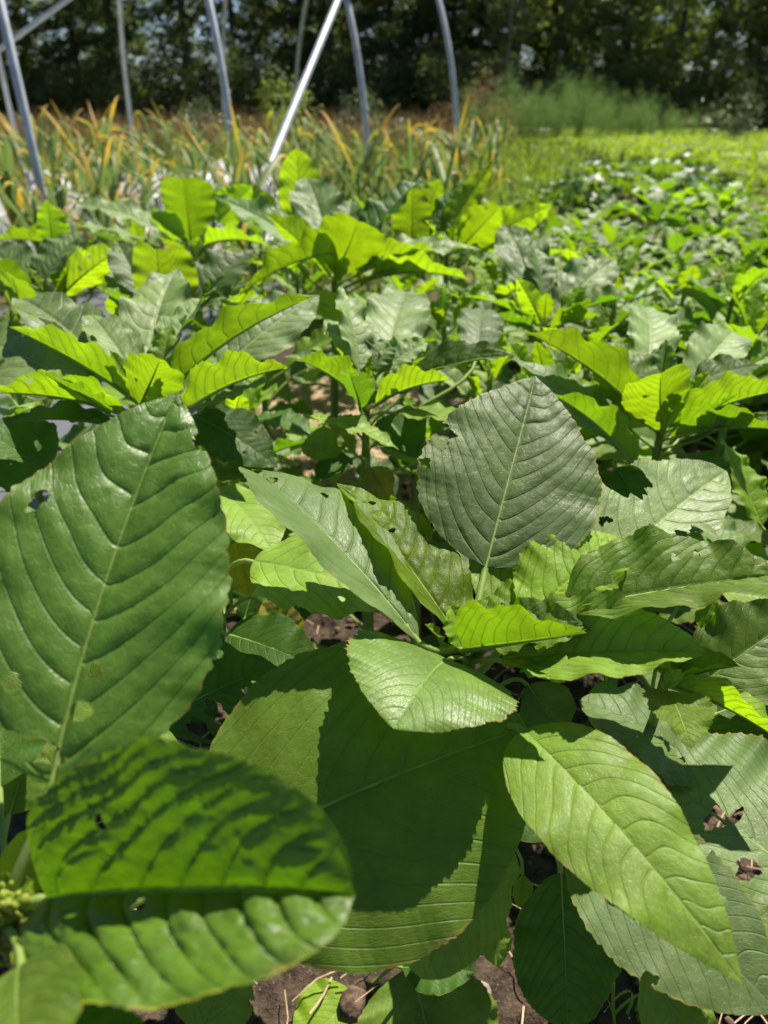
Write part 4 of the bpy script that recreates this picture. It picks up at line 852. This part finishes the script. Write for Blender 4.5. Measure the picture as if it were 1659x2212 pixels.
# ---------------------------------------------------------------- the forest edge
M['bark'] = simple_mat('dark_bark', (.045, .035, .028), (.11, .09, .07), 14., .9, .2, .8, .02)
M['bark_pale'] = simple_mat('pale_bark', (.22, .20, .18), (.40, .38, .35), 9., .8, .2, .5, .01)
M['crown_dark'] = fol('conifer_foliage', (.045, .075, .028), (.085, .11, .04), (.14, .21, .03), .5, .5, .42)
M['crown_olive'] = fol('broadleaf_foliage', (.085, .115, .038), (.14, .165, .055), (.25, .31, .04), .42, .55, .42)
M['crown_lime'] = fol('sunlit_foliage', (.14, .195, .055), (.21, .26, .085), (.34, .46, .06), .42, .6, .5)  # lime leaves, brightened: the sunlight on them is put into the colour
M['shrub_grey'] = fol('willow_foliage', (.10, .13, .08), (.16, .19, .12), (.16, .24, .05), .3, .8, .3)
def tree(nm, lab, h, rad, z0, n, sz, mat, bark, seed, conifer=False, tr=.13):
    rr = np.random.default_rng(seed); t_ = thing(nm, lab, 'tree', (0, 0, 0), 0, 'trees of the forest edge')
    lean = np.array((rr.normal(0, .3), rr.normal(0, .3), h)); tq = bez([np.array((0, 0, -.1)), np.array((0, 0, h*.33)), lean*np.array((.3, .3, .66)), lean], np.linspace(0, 1, 16))
    parts = [tube(tq, np.linspace(tr, tr*.15, 16)*(1+.1*np.sin(np.arange(16)*1.7)), 8)]; cen = []
    nb = 46 if conifer else 34
    for k in range(nb):
        f = (z0/h)+(1-z0/h)*((k+.5)/nb)**1.7; c_ = tq[min(15, int(f*15))]*1.; c_[2] = f*h; a_ = k*2.4+rr.uniform(-.4, .4)
        r_ = rad*((1.05-f)**.8 if conifer else math.sin(math.pi*min(1, max(.06, (f-z0/h)/(1-z0/h)*.85+.12)))**.7)*rr.uniform(.6, 1.1)
        d = np.array((math.cos(a_), math.sin(a_), -.25 if conifer else rr.uniform(.1, .6))); e_ = c_+d*r_
        parts.append(tube(bez([c_, c_+d*r_*.4, e_-np.array((0, 0, .05*r_)), e_], np.linspace(0, 1, 6)), np.linspace(tr*.28*(1.1-f), .006, 6), 5))
        m_ = n//nb; w_ = rr.random(m_)**.6
        clus = c_[None]+(d*r_)[None]*w_[:, None]
        kk = rr.integers(0, 7, m_); off = rr.normal(0, 1, (7, 3))*np.array((.30, .30, .2))*max(.5, r_)*.6
        cen.append(clus+off[kk]*w_[:, None]+rr.normal(0, .10, (m_, 3))*np.array((1, 1, .7)))
    cen = np.concatenate(cen); cen[:, 2] = np.maximum(cen[:, 2], .15)
    V, F = join(parts); build('trunk', V, F, M[bark], t_)
    V, F = quads_cloud(cen, rr.uniform(sz*.6, sz*1.25, len(cen)), .3, .35 if conifer else .6, seed); build('crown', V, F, M[mat], t_, smooth=False); return t_
tp = {'c1': tree('spruce_tree', 'dark spruce tree in the forest behind the tunnel hoops', 9.5, 2.2, .35, 9000, .20, 'crown_dark', 'bark', 401, True),
      'c2': tree('spruce_tree', 'dark spruce tree in the forest behind the tunnel hoops', 8.5, 1.9, .5, 8000, .20, 'crown_dark', 'bark', 402, True, .10),
      'o1': tree('broadleaf_tree', 'olive green broadleaf tree at the forest edge', 8.5, 2.3, .6, 8000, .15, 'crown_olive', 'bark', 403),
      'o2': tree('birch_tree', 'slim pale stemmed tree with sparse leaves at the forest edge', 10, 1.5, 2.3, 4200, .13, 'crown_olive', 'bark_pale', 404, False, .07),
      'l1': tree('broadleaf_tree', 'sunlit yellow green broadleaf tree at the right end of the forest', 7, 2.2, .3, 7500, .15, 'crown_lime', 'bark', 405)}
used = set()
def plant_tree(kd, x, y, sc_):
    if kd not in used: used.add(kd); o = tp[kd]; o.location = (x, y, 0); o.scale = (sc_,)*3
    else: dup(tp[kd], (x, y, 0), rng.uniform(0, 6.28), sc_)
for y0, step, jit in ((24.5, 1.75, .5), (26.4, 1.8, .7), (28.6, 1.9, .9), (31., 2.1, 1.), (34., 2.0, 1.)):
    for x in np.arange(-.58*y0, .60*y0+.5, step):
        xx = x+rng.uniform(-jit, jit); yy_ = y0+rng.uniform(-.7, .7) - max(0, xx-6)*.22; fx_ = xx/yy_
        if fx_ < -.18 and y0 > 28 and x < 0 and rng.random() < .65: continue
        if -.30 < fx_ < -.15 and rng.random() < .35: continue
        kd = rng.choice(['c1', 'c2', 'o1', 'o2'], p=(.24, .18, .16, .42)) if fx_ < .16 else rng.choice(['o1', 'o2', 'l1', 'c2'], p=(.18, .34, .40, .08))
        plant_tree(kd, xx, yy_, rng.uniform(.85, 1.15))
for kd in tp:
    if kd not in used: plant_tree(kd, 9., 24., 1.)
def shrub(lab, mat, n, rad, h, sz, seed, grp):
    rr = np.random.default_rng(seed); t_ = thing('shrub', lab, 'shrub', (0, 0, 0), 0, grp); cl = rr.normal(0, 1, (26, 3))*np.array((rad*.45, rad*.45, 0)); cl[:, 2] = h*(.15+.75*rr.random(26))*(1-.5*(np.hypot(cl[:, 0], cl[:, 1])/rad/1.3)**2).clip(.3, 1)
    kk = rr.integers(0, 26, n); c_ = cl[kk]+rr.normal(0, .16*rad, (n, 3)); c_[:, 2] = np.maximum(.05, c_[:, 2])
    V, F = quads_cloud(c_, rr.uniform(sz*.6, sz*1.2, n), .3, .5, seed); build('foliage', V, F, M[mat], t_, smooth=False)
    V, F = join([tube(bez([np.array((0, 0, -.05)), q_*np.array((.2, .2, .5)), q_*np.array((.6, .6, .8)), q_], np.linspace(0, 1, 6)), np.linspace(.02, .005, 6), 5) for q_ in cl[:10]]); build('stems', V, F, M['bark'], t_); return t_
SG = 'shrubs under the forest edge'
sp_ = [shrub('dark leafy shrub under the forest edge', 'crown_dark', 2200, 1.0, 1.9, .10, 501, SG), shrub('olive leafy shrub under the forest edge', 'crown_olive', 2000, .9, 1.7, .10, 502, SG)]
k = 0
for x in np.arange(-14.5, 15.5, .8):
    y = 22.8+rng.uniform(-.7, .8)-max(0, x-6)*.2; lab = None
    if k < 2: o = sp_[k]; o.location = (x, y, 0)
    else: dup(sp_[int(rng.random() < .42)], (x, y, 0), rng.uniform(0, 6.28), rng.uniform(.75, 1.15))
    k += 1
for (px, yd, s_, seed, lab) in ((1595, 16.2, .75, 511, 'low shrub with shiny silver grey leaves at the right end of the clover'), (800, 14.5, .72, 512, 'pale silvery shrub behind the right hand hoops'), (440, 13.0, .6, 513, 'small pale green shrub left of the second hoop'), (620, 13.5, .8, 514, 'leafy light green shrub behind the leaning pole'), (1040, 13.6, .85, 515, 'dry tan shrub left of the feathery asparagus')):
    o = shrub(lab, 'shrub_grey' if seed < 514 else ('crown_lime' if seed == 514 else 'sorrel'), 1100, .75, 1.5, .07, seed, None); o.location = ((px-CX)/FPX*yd*.885, yd, 0); o.scale = (s_,)*3
